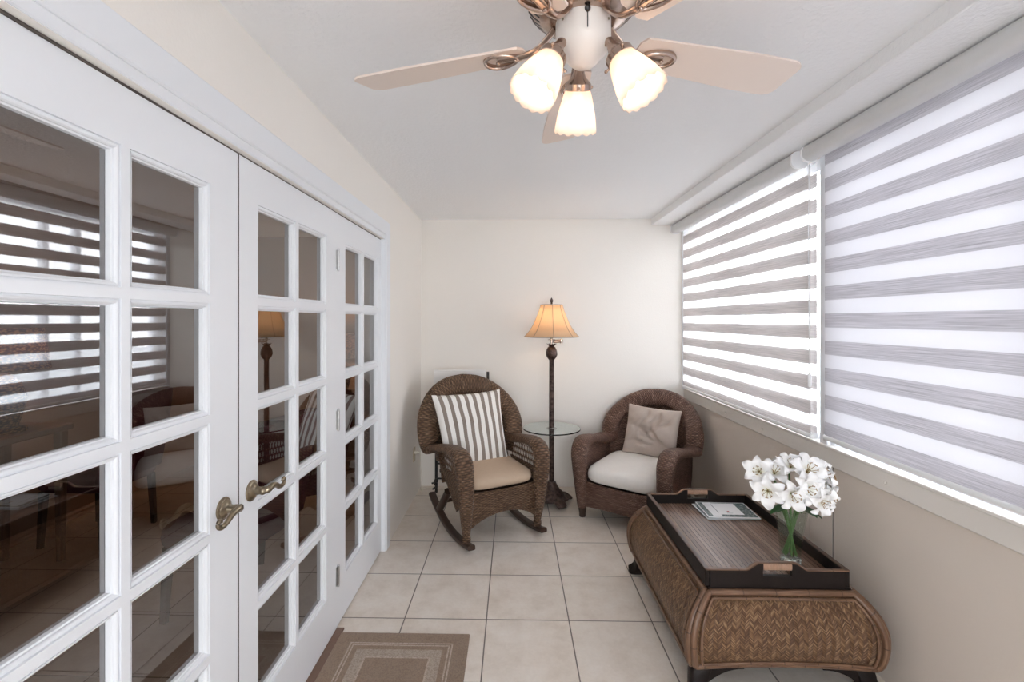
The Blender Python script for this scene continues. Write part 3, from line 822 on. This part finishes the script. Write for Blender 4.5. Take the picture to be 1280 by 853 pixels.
c.location = in_chair(O1, TH1, (.0, -.075, .375)); c.rotation_euler = (math.radians(3), 0, TH1)
tag(c, 'tan box seat cushion on the rocking chair', 'cushion')
p = pillow('throw_pillow', .575, .58, .14, 'striped_cloth', wr=.012, seed=2, taper=.12)
p.location = in_chair(O1, TH1, (-.04, .118, .672)); p.rotation_euler = (math.radians(-22), math.radians(-.5), TH1)
tag(p, 'brown and white striped throw pillow leaning in the rocking chair', 'pillow')

# --- armchair
TH2 = math.radians(-36.5)
AC = dict(cz=.56, cy=.39, rad=.35, rec=16, tall=.84, WB=.072, TB=.045, wing=.13, dish=.09, ridge=.80, seat=.28, inner=.335, apronw=.30,
          front=-.30, sidez=.46, sideback=.34, open=None,
          arc=(-12, 4, 20, 36, 54, 72, 90),
          arm=[(.312, -.300, .08, 1, 0, 0, .036, .034), (.315, -.315, .22, 1, 0, 0, .046, .042), (.325, -.325, .40, 1, 0, 0, .056, .046),
               (.330, -.315, .505, 1, 0, 0, .062, .050), (.335, -.25, .560, 1, 0, 0, .064, .044), (.342, -.12, .555, 1, 0, 0, .062, .036), (.350, .04, .522, 1, 0, .1, .064, .034), (.358, .17, .503, 1, 0, .2, .070, .038)],
          taper=.08, skirt=lambda a: .10+.03*math.sin(PI*a), apron_b=lambda x: .115-.025*abs(x)**2)
O2 = (.955, 3.655)
ac = wicker_chair('armchair', O2, TH2, AC, 'wicker_red_brown', 'reddish brown wicker armchair with a cream seat cushion beside the window')
for sx in (-1, 1):
    for yy in (-.30, .26):
        q = MB(); q.lathe([(.001, .0), (.020, .0), (.024, .006), (.024, .03), (.030, .055), (.030, .11), (.001, .11)], 16, (sx*(.312 if yy < 0 else .28), yy, 0)); q.build('foot', 'dark_wood', ac)
c = pad('seat_cushion', .575, .60, .125, 'cream_cushion', crown=.014, wr=.003, seed=5)
c.location = in_chair(O2, TH2, (0, -.045, .283)); c.rotation_euler = (math.radians(2), 0, TH2)
tag(c, 'cream white box seat cushion on the armchair', 'cushion')
p = pillow('throw_pillow', .435, .40, .14, 'taupe_pillow', wr=.015, seed=9, n=56, folds=[(0, .1, .5, .87, .10, .020, .7), (-.2, -.1, .9, -.4, .09, .022, .6), (.25, -.2, .85, -.5, .08, .020, .6), (-.35, .35, .3, .95, .08, .018, .5), (.1, .4, .2, .98, .07, .016, .4), (-.3, -.5, 1, .1, .08, .015, .5), (.45, .3, .6, .8, .07, .012, .4)])
p.location = in_chair(O2, TH2, (.035, .205, .60)); p.rotation_euler = (math.radians(-17), math.radians(2), TH2)
tag(p, 'crumpled taupe pillow leaning in the armchair', 'pillow')

# ------------------------------------------------------------------ floor lamp with glass shelf
LX, LY = .312, 3.86
lamp = empty('floor_lamp', (LX, LY, 0), label='bronze floor lamp with a lit bell shade, pineapple finial post and round glass shelf', cat='floor lamp')
b = MB(); b.lathe([(.001, .045), (.125, .045), (.13, .052), (.125, .062), (.095, .072), (.088, .085), (.082, .095), (.060, .115), (.045, .14), (.034, .165), (.030, .178), (.001, .18)], 36, fn=lambda r, z, a, i: (r*(1+.012*math.cos(a*16)) if i > 4 else r, z)); b.xf(Matrix.Diagonal((1.12, 1.12, 1, 1))); b.build('base', 'lamp_bronze', lamp)
for k in range(4):
    a = math.radians(45+90*k-20); q = MB()
    q.sweep(crom([(.07, 0, .055), (.105, 0, .05), (.140, 0, .030), (.150, 0, .018)], 5), [.030]*6+[.036]*6+[.03]*4, [.018]*8+[.015]*8, wd=(0, 1, 0), n=14); q.xf(Matrix.Rotation(a, 4, 'Z') @ Matrix.Diagonal((1.15, 1.3, 1.1, 1))); q.build('foot', 'lamp_bronze', lamp)
b = MB(); b.lathe([(.019, .175), (.020, .20), (.0205, .60), (.0195, .9), (.019, 1.17), (.023, 1.175), (.023, 1.185), (.014, 1.19)], 32, fn=lambda r, z, a, i: (r*(1+.05*math.cos(a*8)), z)); b.build('pole', 'lamp_bronze', lamp)
b = MB(); b.lathe([(.001, 1.185), (.018, 1.187), (.028, 1.200), (.035, 1.222), (.036, 1.24), (.031, 1.262), (.022, 1.278), (.012, 1.285), (.001, 1.287)], 48, fn=lambda r, z, a, i: (r*(1+.06*math.sin(a*8+z*260)*math.sin(a*8-z*260)), z)); b.xf(Matrix.Translation((0, 0, 1.287)) @ Matrix.Diagonal((1.3, 1.3, 1.12, 1)) @ Matrix.Translation((0, 0, -1.287))); b.build('pineapple', 'lamp_bronze', lamp)
b = MB()
for k in range(9):
    a = 2*PI*k/9; d = Vector((math.cos(a), math.sin(a), 0)); b.sweep([d*.012+Vector((0, 0, 1.278)), d*.022+Vector((0, 0, 1.295)), d*.036+Vector((0, 0, 1.306))], [.010, .009, .001], [.003, .003, .001], wd=(-d.y, d.x, 0), n=8)
b.xf(Matrix.Diagonal((1.15, 1.15, 1, 1))); b.build('leaf_crown', 'lamp_bronze', lamp)
b = MB(); b.sweep([(0, 0, 1.28), (0, 0, 1.33)], .007, n=12); b.lathe([(.001, 1.335), (.03, 1.335), (.03, 1.34), (.001, 1.34)], 24)
b.sweep(crom([(.0, 0, 1.318), (.04, 0, 1.315), (.075, 0, 1.318)], 4), .005, n=8); b.sweep(crom([(.075, 0, 1.332), (.04, 0, 1.334), (.0, 0, 1.332)], 4), .005, n=8)
b.lathe([(.001, 1.308), (.012, 1.308), (.013, 1.335), (.006, 1.342), (.001, 1.343)], 14, (.08, 0, 0)); b.build('swing_arm', 'rose_bronze', lamp)
b = MB(); b.sweep([(0, 0, 1.33), (0, 0, 1.44)], .010, n=12); b.sweep([(0, 0, 1.44), (0, 0, 1.64)], .002, n=8); b.build('socket_stem', 'antique_brass', lamp)
b = MB(); NP = 8
shp = [(.222, 1.362), (.205, 1.378), (.175, 1.415), (.148, 1.46), (.122, 1.52), (.100, 1.575), (.088, 1.622)]
def panelled(r, z, a, i):
    k = abs(math.cos(a*NP/2)); return (r*(.955+.045*k**3), z)
b.lathe(shp, 96, fn=panelled); so = b.build('lamp_shade', 'lampshade_silk', lamp); solidify(so, .0015)
b = MB()
for k in range(NP):
    a = 2*PI*k/NP; b.sweep([(r*1.003*math.cos(a), r*1.003*math.sin(a), z) for r, z in shp], .0026, n=8)
for r, z in (shp[0], shp[-1]): b.sweep([(panelled(r, z, 2*PI*i/96, 0)[0]*math.cos(2*PI*i/96), panelled(r, z, 2*PI*i/96, 0)[0]*math.sin(2*PI*i/96), z) for i in range(96)], .0028, n=8, closed=True)
b.build('trim_braid', 'shade_trim', so) if 'shade_trim' in MATS else (paint('shade_trim', (.42, .33, .25), .7), b.build('trim_braid', 'shade_trim', so))
b = MB(); b.lathe([(.001, 1.628), (.010, 1.63), (.007, 1.638), (.012, 1.65), (.013, 1.658), (.007, 1.672), (.001, 1.682)], 16); b.build('finial', 'lamp_bronze', lamp)
b = MB(); b.lathe([(.001, 1.44), (.013, 1.442), (.026, 1.47), (.030, 1.49), (.022, 1.515), (.001, 1.524)], 20); b.build('bulb', 'bulb_glow', lamp)
b = MB(); b.lathe([(.022, .607), (.233, .607), (.236, .610), (.236, .614), (.233, .617), (.022, .617), (.022, .607)], 64); b.build('glass_shelf', 'shelf_glass', lamp)
b = MB(); b.lathe([(.0195, .590), (.040, .598), (.042, .606), (.0195, .606)], 24); b.build('shelf_collar', 'lamp_bronze', lamp)
def point(name, loc, e, col, r, par=None):
    lt = bpy.data.lights.new(name, 'POINT'); lt.energy = e; lt.color = col; lt.shadow_soft_size = r
    o = bpy.data.objects.new(name, lt); COL.objects.link(o); o.location = loc
    if par: o.parent = par
    return o
point('lamp_bulb_light', (0, 0, 1.50), 9, (1, .72, .46), .032, lamp)

# ------------------------------------------------------------------ coffee table
TX, TY0, TY1 = 1.0665, 1.925, 2.77
tb = empty('coffee_table', (TX+.008, (TY0+TY1)/2, 0), label='bombe coffee table of herringbone cane edged in bamboo on black feet', cat='coffee table')
hl = (TY1-TY0)/2
# silhouette: (z, half width in x, half length in y)
SIL = [(.124, .362, hl+.040), (.15, .374, hl+.056), (.20, .382, hl+.066), (.26, .381, hl+.066), (.32, .362, hl+.054), (.37, .326, hl+.030), (.405, .290, hl+.004)]
SS = crom(SIL, 5)
def cornerz(i): return SS[i]
N = len(SS)-1
for (sx, sy, axis) in ((0, -1, 'x'), (0, 1, 'x'), (-1, 0, 'y'), (1, 0, 'y')):
    b = MB(); f = MB()
    def pg(a, bb, out=0.0):
        t = bb*N; i = min(int(t), N-1); q = t-i; z, w, l = [SS[i][k]+(SS[i+1][k]-SS[i][k])*q for k in range(3)]
        z = z+.016*(1-(a*2-1)**2)*(1-bb) if axis == 'x' else z
        if axis == 'x': return Vector(((a*2-1)*w, sy*(l+out), z))
        return Vector((sx*(w+out), (a*2-1)*l, z))
    span = .74 if axis == 'x' else 2*(hl+.06)
    b.grid(30, N, pg, us=span, vs=.37)
    pn = b.build('cane_panel', 'herringbone_cane', tb, angle=80)
    # bamboo frame: outer pole and thinner inner pole around the panel
    for ins, rad_, out in ((0.012, .0135, .002), (.040, .0062, .006)):
        ha = ins/span*1.0; hb = ins/.37
        loop = [pg(ha+(1-2*ha)*i/24, 1-hb, out) for i in range(25)]+[pg(1-ha, 1-hb-(1-2*hb)*i/20, out) for i in range(1, 21)]+[pg(1-ha-(1-2*ha)*i/24, hb, out) for i in range(1, 25)]+[pg(ha, hb+(1-2*hb)*i/20, out) for i in range(1, 20)]
        n_ = len(loop)
        f.sweep(loop, rad_, n=10, closed=True)
    f.build('bamboo_frame', 'bamboo_pole', pn)
b = MB(); b.box(-.285, .285, -hl-.0, hl, .395, .418); b.build('top_board', 'black_wood', tb, smooth=False)
b = MB(); b.box(-.345, .345, -hl-.02, hl+.02, .108, .122); b.build('bottom_board', 'black_wood', tb, smooth=False)
for sx in (-1, 1):
    for sy in (-1, 1):
        q = MB(); cx_, cy_ = sx*.325, sy*(hl+.005)
        pts = crom([(cx_-sx*.015, cy_-sy*.015, .118), (cx_+sx*.0, cy_+sy*.0, .085), (cx_+sx*.012, cy_+sy*.014, .04), (cx_+sx*.04, cy_+sy*.05, .004)], 5)
        q.sweep(pts, [.040-.012*i/15 for i in range(16)], [.040-.012*i/15 for i in range(16)], wd=(1, 0, 0), n=16, p=6)
        # curved bracket wings under the frame
        for ax in (0, 1):
            P = []
            for i in range(9):
                t = i/8; dd = .17*t; zz = .108-.09*(1-t)**2.2*.9
                P.append((dd, zz))
            V = []
            for dd, zz in P:
                for th_ in (-.014, .014):
                    for z_ in (zz, .115):
                        if ax == 0: V.append((cx_-sx*(dd), cy_+sy*.012+th_, z_))
                        else: V.append((cx_+sx*.010+th_, cy_-sy*(dd), z_))
            F = []
            for i in range(8):
                o_ = i*4
                for (p0, p1) in ((0, 1), (1, 3), (3, 2), (2, 0)): F.append((o_+p0, o_+p1, o_+4+p1, o_+4+p0))
            F += [(0, 1, 3, 2), (32, 34, 35, 33)]
            q.add(V, F)
        q.build('leg', 'black_wood', tb, angle=30)
# tray on top
TXc, TYc = TX, (1.925+2.765)/2; tw, tl = .287, .420
ty = empty('serving_tray', (TXc, TYc, .419), label='dark wooden tray with slatted bottom and raised handles on the coffee table', cat='tray')
b = MB(); b.box(-tw+.012, tw-.012, -tl+.012, tl-.012, 0, .016); b.build('slatted_bottom', 'tray_slats', ty, smooth=False)
for sx in (-1, 1):
    b = MB(); x = sx*(tw-.007); b.box(x-.009, x+.009, -tl, tl, 0, .066, b=.003); b.build('side_rail', 'black_wood', ty, smooth=False)
    b = MB(); b.box(x-.0095, x+.0095, -tl+.0, tl, .0665, .0705, b=.0015); b.build('rail_cap', 'bamboo_pole', ty, smooth=False)
for sy in (-1, 1):
    y = sy*(tl-.007)
    def rim(x):
        a = abs(x); t = min(1, max(0, (.125-a)/.055)); return .066+.028*(t*t*(3-2*t))
    # end board with a cut hand hole: columns of quads
    xs = [-tw+.018+(2*tw-.036)*i/56 for i in range(57)]
    hx, hz0, hz1 = .058, .044, .068
    b = MB(); cap = MB()
    xs = sorted(xs+[-hx, hx])
    for i in range(len(xs)-1):
        x0, x1 = xs[i], xs[i+1]; mid = (x0+x1)/2
        seg = [(0, hz0), (hz1, None)] if abs(mid) < hx else [(0, None)]
        for za, zb_ in seg:
            zl, zr = (rim(x0), rim(x1)) if zb_ is None else (zb_, zb_)
            V = [(x0, y-.009, za), (x1, y-.009, za), (x1, y-.009, zr), (x0, y-.009, zl), (x0, y+.009, za), (x1, y+.009, za), (x1, y+.009, zr), (x0, y+.009, zl)]
            F = [(0, 1, 2, 3), (5, 4, 7, 6), (3, 2, 6, 7), (0, 4, 5, 1)]
            if abs(abs(x0)-hx) < 1e-6 or i == 0: F.append((0, 3, 7, 4))
            if abs(abs(x1)-hx) < 1e-6 or i == len(xs)-2: F.append((1, 5, 6, 2))
            b.add(V, F)
    b.build('end_board', 'black_wood', ty, smooth=False)
    cp = [(x, y, rim(x)+.001) for x in [-tw+.002+(2*tw-.004)*i/60 for i in range(61)]]
    cap.sweep(cp, .0095, .003, wd=(0, 1, 0), n=12, p=4); cap.build('rail_cap', 'bamboo_pole', ty)
    h = MB()
    for i in range(11): h.sweep([(-.052+.0104*i-.0046, y, .081), (-.052+.0104*i+.0046, y, .081)], .0125, .0155, wd=(0, 1, 0), n=14, p=2.6)
    h.build('handle_wrap', 'cane_wrap', ty) if 'cane_wrap' in MATS else (paint('cane_wrap', (.36, .22, .15), .4, .001, 60, .09, .5), h.build('handle_wrap', 'cane_wrap', ty))

# magazines (two, slightly fanned)
def magazine(loc, rz, w, l, t, label):
    e = MB(); e.bbox(-w/2, w/2, -l/2, l/2, 0, t-.0008, .0008); o = e.build('magazine', 'page_edges', smooth=False)
    k = MB(); k.grid(2, 2, lambda u, v: (-w/2+w*u, -l/2+l*v, t-.0006)); c_ = k.build('cover', 'magazine_cover', o, smooth=False); solidify(c_, .0006, 1)
    o.location = loc; o.rotation_euler = (0, 0, rz); tag(o, label, 'magazine'); return o
paint('page_edges', (.50, .53, .55), .5, .0002, 40, .03)
magazine((1.168, 2.630, .4358), math.radians(2), .278, .21, .006, 'dark edged magazine underneath the other on the tray')
magazine((1.178, 2.626, .4422), math.radians(-2.5), .268, .215, .007, 'top magazine with a white panel on its cover, on the tray')

# ------------------------------------------------------------------ vase and lilies
VX, VY, VZ = 1.213, 2.085, .4365
vs = empty('glass_vase', (VX, VY, VZ), label='flared square clear glass vase holding lilies on the tray', cat='vase')
b = MB()
def sq(h, r, n=40, p=5):
    R_ = []
    for k in range(n):
        a = 2*PI*k/n; ca, sa = math.cos(a), math.sin(a); R_.append((math.copysign(abs(ca)**(2/p), ca)*r, math.copysign(abs(sa)**(2/p), sa)*r, h))
    return R_
rings = [sq(0, .031), sq(.002, .034), sq(.06, .0345), sq(.14, .040), (sq(.235, .054)), sq(.237, .0525), sq(.234, .050), sq(.14, .0365), sq(.06, .030), sq(.028, .028), sq(.026, .0265)]
V = [p for r_ in rings for p in r_]; n = 40
F = [(i*n+k, i*n+(k+1) % n, (i+1)*n+(k+1) % n, (i+1)*n+k) for i in range(len(rings)-1) for k in range(n)]+[list(range(n))[::-1], [(len(rings)-1)*n+k for k in range(n)]]
b.add(V, F); b.build('vase_body', 'thin_glass', vs, angle=50).rotation_euler = (0, 0, math.radians(20))
rb = [sq(.001, .0285), sq(.003, .0315), sq(.024, .0312), sq(.026, .029)]
b = MB(); b.add([p for r_ in rb for p in r_], [(i*n+k, i*n+(k+1) % n, (i+1)*n+(k+1) % n, (i+1)*n+k) for i in range(3) for k in range(n)]+[list(range(n))[::-1], [3*n+k for k in range(n)]])
b.build('thick_base', 'vase_glass', vs, angle=50).rotation_euler = (0, 0, math.radians(20))

# one lily made of parts, then copies
def make_petal(L, W, curl, seed):
    b = MB()
    def g(u, v):
        x = (u*2-1); w = W*(math.sin(PI*min(1, v*.93+.05))**.75)*(1-.25*v)
        # petal leaves a trumpet throat then opens and curls back
        r = L*(.16*v+.86*v**1.35*.62+.25*math.sin(v*1.6)*.6); z = L*(.62*math.sin(v*1.9)*.75)-curl*L*max(0, v-.6)**2*2.2
        return (x*w, r, z-.10*L*abs(x)**2*(-1)*.6*v+.006*math.sin(v*9+seed)*x)
    b.grid(6, 12, g, us=1, vs=1)
    return b
lily = empty('lily', (0, 0, 0))
for k in range(6):
    b = make_petal(.072 if k % 2 else .068, 0.0245 if k % 2 else .0195, .55, k*1.3); b.xf(Matrix.Rotation(PI*k/3, 4, 'Z')); b.build('petal', 'lily_petal', lily, angle=80)
b = MB()
for k in range(6):
    a = PI*k/3+.4; d = Vector((math.cos(a), math.sin(a), 0)); b.sweep([(0, 0, 0), d*.006+Vector((0, 0, .02)), d*.015+Vector((0, 0, .040))], .0008, n=6)
    b.sweep([d*.015+Vector((-d.y, d.x, 0))*.0045+Vector((0, 0, .040)), d*.015-Vector((-d.y, d.x, 0))*.0045+Vector((0, 0, .041))], .0014, n=6)
b.build('stamens', 'stamen_brown', lily)
def aim(o, loc, direction, roll=0, s=1):
    q = Vector(direction).to_track_quat('Z', 'Y').to_matrix().to_4x4()
    o.matrix_world = Matrix.Translation(loc) @ q @ Matrix.Rotation(roll, 4, 'Z') @ Matrix.Scale(s, 4)
VC = Vector((VX, VY, 0))
# offset from the vase centre (x right, y back), height, label
FL = [(-.135, -.01, .870, (-.6, -.75, .35), 'white lily at the far left top of the bouquet'),
      (-.125, -.06, .800, (-.5, -.8, .05), 'white lily low on the left of the bouquet, above a green leaf'),
      (-.045, -.095, .800, (-.1, -.95, -.05), 'white lily at the front centre left, facing the viewer'),
      (-.065, .0, .865, (-.2, -.6, .8), 'white lily half hidden between the left top and the middle blooms'),
      (-.01, -.02, .900, (-.1, -.55, .85), 'white lily at the top middle of the bouquet'),
      (.035, -.06, .890, (.05, -.75, .6), 'largest white lily at the top right of the middle, with a yellow throat'),
      (.005, -.105, .830, (.05, -.98, .1), 'white lily with a brown throat in the centre of the bouquet'),
      (.055, -.11, .780, (.2, -.9, -.15), 'white lily lowest at the front right'),
      (.105, -.07, .790, (.6, -.75, -.05), 'white lily low on the right with a greenish throat'),
      (.105, -.03, .860, (.6, -.65, .4), 'white lily at the upper right of the bouquet'),
      (.145, .0, .830, (.85, -.45, .1), 'white lily at the far right edge of the bouquet'),
      (.02, .06, .875, (.1, .5, .8), 'white lily at the back of the bouquet'),
      (-.06, .07, .83, (-.5, .7, .4), 'white lily behind the left of the bouquet')]
for i, (dx, dy, z, dr, lab) in enumerate(FL):
    o = lily if i == 0 else copy_tree(lily)
    s_ = random.uniform(1.12, 1.3)*(1.2 if i == 5 else 1)*1.0
    dv = Vector(dr).normalized()
    p0 = VC+Vector((dx*1.07, dy*1.05, z-.03))-dv*.02
    aim(o, p0, dv, random.uniform(0, 1), s_)
    tag(o, lab, 'flower', 'white lilies in the glass vase')
bpy.context.view_layer.update()
for o in [q for q in bpy.data.objects if q.name.startswith('lily')]:
    if o.type != 'EMPTY': continue
    # stem built in the flower's own frame so it stays its child
    inv = o.matrix_world.inverted(); p0 = o.matrix_world.translation; dv = (o.matrix_world.to_3x3() @ Vector((0, 0, 1))).normalized()
    off = p0-VC; foot = VC+Vector((max(-.024, min(.024, off.x*-.25)), max(-.024, min(.024, off.y*-.3)), VZ+.035)); neck = VC+Vector((off.x*.25, off.y*.25, VZ+.225))
    pts = crom([tuple(p0+dv*.004), tuple(p0-dv*.02+Vector((0, 0, -.006))), tuple((p0-dv*.03+neck)/2+Vector((0, 0, .0))), tuple(neck), tuple(foot)], 6)
    b = MB(); b.sweep([inv @ Vector(q) for q in pts], .0032, n=8); b.build('stem', 'stem_green', o)
# leaves as part of some stems: separate sprigs
def leaf(loc, direction, L, W, label, roll=0):
    b = MB()
    def g(u, v):
        x = u*2-1; w = W*math.sin(PI*min(1, v*.96+.03))**.8
        return (x*w, L*v, -.25*L*v*v+.18*W*abs(x))
    b.grid(6, 12, g); o = b.build('leaf_sprig', 'leaf_green', angle=80); solidify(o, .0008)
    d = Vector(direction).normalized(); up = Vector((0, 0, 1)); x = d.cross(up).normalized(); zz = x.cross(d)
    o.matrix_world = Matrix.Translation(loc) @ Matrix((x, d, zz)).transposed().to_4x4() @ Matrix.Rotation(roll, 4, 'Y')
    tag(o, label, 'leaf', 'green leaves in the glass vase'); return o
for lc, dr, L, W, lab in [((-.02, -.03, .70), (-.85, -.35, .05), .115, .026, 'broad green leaf hanging out of the left of the vase mouth'),
                     ((-.05, -.03, .745), (-.9, .2, .35), .12, .018, 'thin green leaf tip poking out at the far left under the blooms'),
                     ((.0, -.04, .705), (-.25, -.9, .1), .07, .024, 'green leaf at the front of the vase mouth, left of its middle'),
                     ((.02, -.04, .70), (.30, -.9, -.05), .075, .024, 'green leaf at the front of the vase mouth, right of its middle'),
                     ((.02, -.02, .70), (.85, -.45, -.25), .095, .020, 'green leaf drooping to the right of the vase'),
                     ((.03, .0, .72), (.9, .1, .1), .10, .02, 'green leaf behind the right blooms'),
                     ((0, .03, .70), (.1, .9, .2), .09, .022, 'green leaf at the back of the vase mouth'),
                     ((-.01, -.03, .735), (-.5, -.8, .15), .08, .02, 'small green leaf under the front left lily'),
                     ((.03, -.03, .735), (.6, -.75, .1), .085, .02, 'small green leaf under the front right lily')]:
    leaf(VC+Vector(lc), dr, L, W, lab)

# ------------------------------------------------------------------ rug
b = MB(); b.box(-.3075, .3075, -.46, .46, 0, .010, b=.004)
r = b.build('rug', 'rug_pile', smooth=False); r.location = (-.5135, 1.768, .0005)
tag(r, 'small brown and beige rug with nested rectangles in front of the doors', 'rug')

# ------------------------------------------------------------------ folded tray stand behind the rocking chair
ts = empty('folding_stand', (-.45, 4.05, 0), label='folded white topped stand with black legs behind the rocking chair', cat='stand')
b = MB(); b.box(-.235, .215, -.035, .012, .72, 1.068, b=.004); b.build('white_top', 'white_laminate', ts, smooth=False)
for x in (-.220, .228):
    b = MB(); b.box(x-.011, x+.011, .013, .036, 0, 1.05, b=.002); b.build('leg', 'black_metal', ts, smooth=False)
for z in (.245, .115):
    b = MB(); b.box(-.212, -.150, .018, .030, z, z+.012); b.box(-.158, -.150, .018, .030, z, z+.045); b.build('hook', 'black_metal', ts, smooth=False)
b = MB(); b.box(-.222, .228, .018, .030, .70, .715); b.build('crossbar', 'black_metal', ts, smooth=False)

# outlet with plug and cord on the left wall
ot = empty('wall_outlet', (XL, 3.93, .37), label='beige outlet plate low on the left wall near the corner', cat='outlet')
b = MB(); b.box(0, .006, -.036, .036, -.058, .058, b=.002); b.build('plate', 'outlet_beige', ot, smooth=False)
b = MB(); b.lathe([(.001, 0), (.013, 0), (.014, .012), (.010, .030), (.004, .036)], 14); b.xf(Matrix.Translation((.006, .0, .018)) @ Matrix.Rotation(PI/2, 4, 'Y'))
co = b.build('power_cord', 'cream_cord'); 
co.location = (XL, 3.93, .37); tag(co, 'plug and thin cream cord hanging from the outlet to the corner floor', 'cord')
b = MB(); b.sweep(crom([(.040, 0, .018), (.052, .01, .0), (.045, .06, -.12), (.05, .10, -.24), (.035, .13, -.345), (.035, .20, -.364), (.09, .24, -.364), (.28, .20, -.365), (.5, .19, -.365)], 8), .0035, n=8); cb = b.build('cable', 'cream_cord', co)

# ------------------------------------------------------------------ inner room furniture
def parsons(loc, rz, label):
    r = empty('upholstered_chair', (*loc, 0), rz, label=label, cat='chair')
    o = pad('seat', .50, .50, .13, 'maroon_fabric', r, crown=.02); o.location = (0, 0, .36)
    b = MB(); b.sweep([(0, .22+.10*t, .44+.56*t) for t in [i/6 for i in range(7)]], .245, [.045, .05, .05, .05, .048, .045, .03], wd=(1, 0, 0), n=24, p=5); b.build('backrest', 'maroon_fabric', r)
    for sx in (-1, 1):
        for sy in (-1, 1):
            l = MB(); l.sweep([(sx*.20, sy*.20, .37), (sx*.21, sy*.215, 0)], [.022, .016], n=12, p=5, wd=(1, 0, 0)); l.build('leg', 'maroon_fabric' if False else 'dark_wood', r)
    return r
parsons((-2.88, 3.22), math.radians(-92), 'maroon upholstered chair behind the nearest french door')
parsons((-1.48, 2.46), math.radians(-100), 'maroon upholstered chair beside the brass lever of the nearest door')
parsons((-1.47, 3.15), math.radians(-60), 'maroon upholstered chair seen through the middle french door')
tbt = empty('console_table', (-3.0, 2.32, 0), label='brown console table against the inner room wall', cat='table')
b = MB(); b.box(-.22, .22, -.6, .6, .81, .85, b=.006); b.build('top', 'warm_wood', tbt, smooth=False)
for sx in (-1, 1):
    for sy in (-1, 1):
        b = MB(); b.sweep([(sx*.18, sy*.55, .81), (sx*.18, sy*.55, 0)], [.028, .018], n=12, p=5, wd=(1, 0, 0)); b.build('leg', 'warm_wood', tbt)
def table_lamp(loc, label, e):
    r = empty('table_lamp', loc, label=label, cat='table lamp')
    b = MB(); b.lathe([(.001, 0), (.10, 0), (.10, .02), (.06, .03), (.085, .12), (.10, .20), (.07, .29), (.02, .34), (.012, .40), (.001, .40)], 28); b.build('base', 'woven_shade', r)
    b = MB(); b.lathe([(.20, .36), (.17, .60)], 40); solidify(b.build('lamp_shade', 'woven_shade', r), .003)
    point('table_lamp_light', (0, 0, .48), e, (1, .62, .34), .03, r)
table_lamp((-2.95, 2.66, .85), 'lit table lamp with a woven shade on the console behind the nearest door', 5)
st2 = empty('side_table', (-1.75, 4.75, 0), label='small round wooden table in the far corner of the inner room', cat='table')
b = MB(); b.lathe([(.001, .72), (.24, .72), (.25, .73), (.25, .745), (.24, .755), (.001, .755)], 40); b.build('top', 'warm_wood', st2)
b = MB(); b.lathe([(.16, 0), (.16, .02), (.03, .06), (.025, .72)], 24); b.build('pedestal', 'warm_wood', st2)
table_lamp((-1.75, 4.75, .755), 'lit table lamp on the round table seen through the far door', 7)

# ------------------------------------------------------------------ daylight
W = bpy.data.worlds.new('World'); S.world = W; W.use_nodes = True
nt = W.node_tree; bg = nt.nodes['Background']
tc = nt.nodes.new('ShaderNodeTexCoord'); sp = nt.nodes.new('ShaderNodeSeparateXYZ'); nt.links.new(tc.outputs['Generated'], sp.inputs[0])
rp = nt.nodes.new('ShaderNodeValToRGB'); e = rp.color_ramp.elements
e[0].position = 0.0; e[0].color = (.96, .98, 1, 1); e[1].position = 1; e[1].color = (.80, .88, 1, 1)
nt.links.new(sp.outputs[2], rp.inputs[0]); nt.links.new(rp.outputs[0], bg.inputs[0]); bg.inputs[1].default_value = 11.5
def portal(loc, rot, sx, sy):
    l = bpy.data.lights.new('window_portal', 'AREA'); l.shape = 'RECTANGLE'; l.size = sx; l.size_y = sy; l.cycles.is_portal = True
    o = bpy.data.objects.new('window_portal', l); COL.objects.link(o); o.location = loc; o.rotation_euler = rot
portal((1.64, 3.295, 1.595), (0, PI/2, 0), 1.36, 1.75)
portal((1.64, .425, 1.595), (0, PI/2, 0), 1.36, 3.70)
portal((.35, YR-.09, 1.175), (PI/2, 0, 0), 1.5, 1.75)

# ------------------------------------------------------------------ camera
cam = bpy.data.cameras.new('camera'); co = bpy.data.objects.new('camera', cam); COL.objects.link(co)
co.location = (0, 0, 1.5); co.rotation_euler = (PI/2, 0, math.radians(1.25))
cam.sensor_width = 36; cam.lens = 36*588/1280; cam.shift_x = (640-629)/1280; cam.shift_y = -(426.5-400)/1280
cam.clip_start = .02
S.camera = co
S.view_settings.view_transform = 'Standard'; S.view_settings.look = 'None'; S.view_settings.gamma = 1; S.view_settings.use_curve_mapping = False
S.view_settings.exposure = -0.12
S.cycles.use_denoising = True
S.cycles.max_bounces = 14; S.cycles.diffuse_bounces = 8; S.cycles.glossy_bounces = 5; S.cycles.transmission_bounces = 10; S.cycles.transparent_max_bounces = 16
S.cycles.sample_clamp_indirect = 8
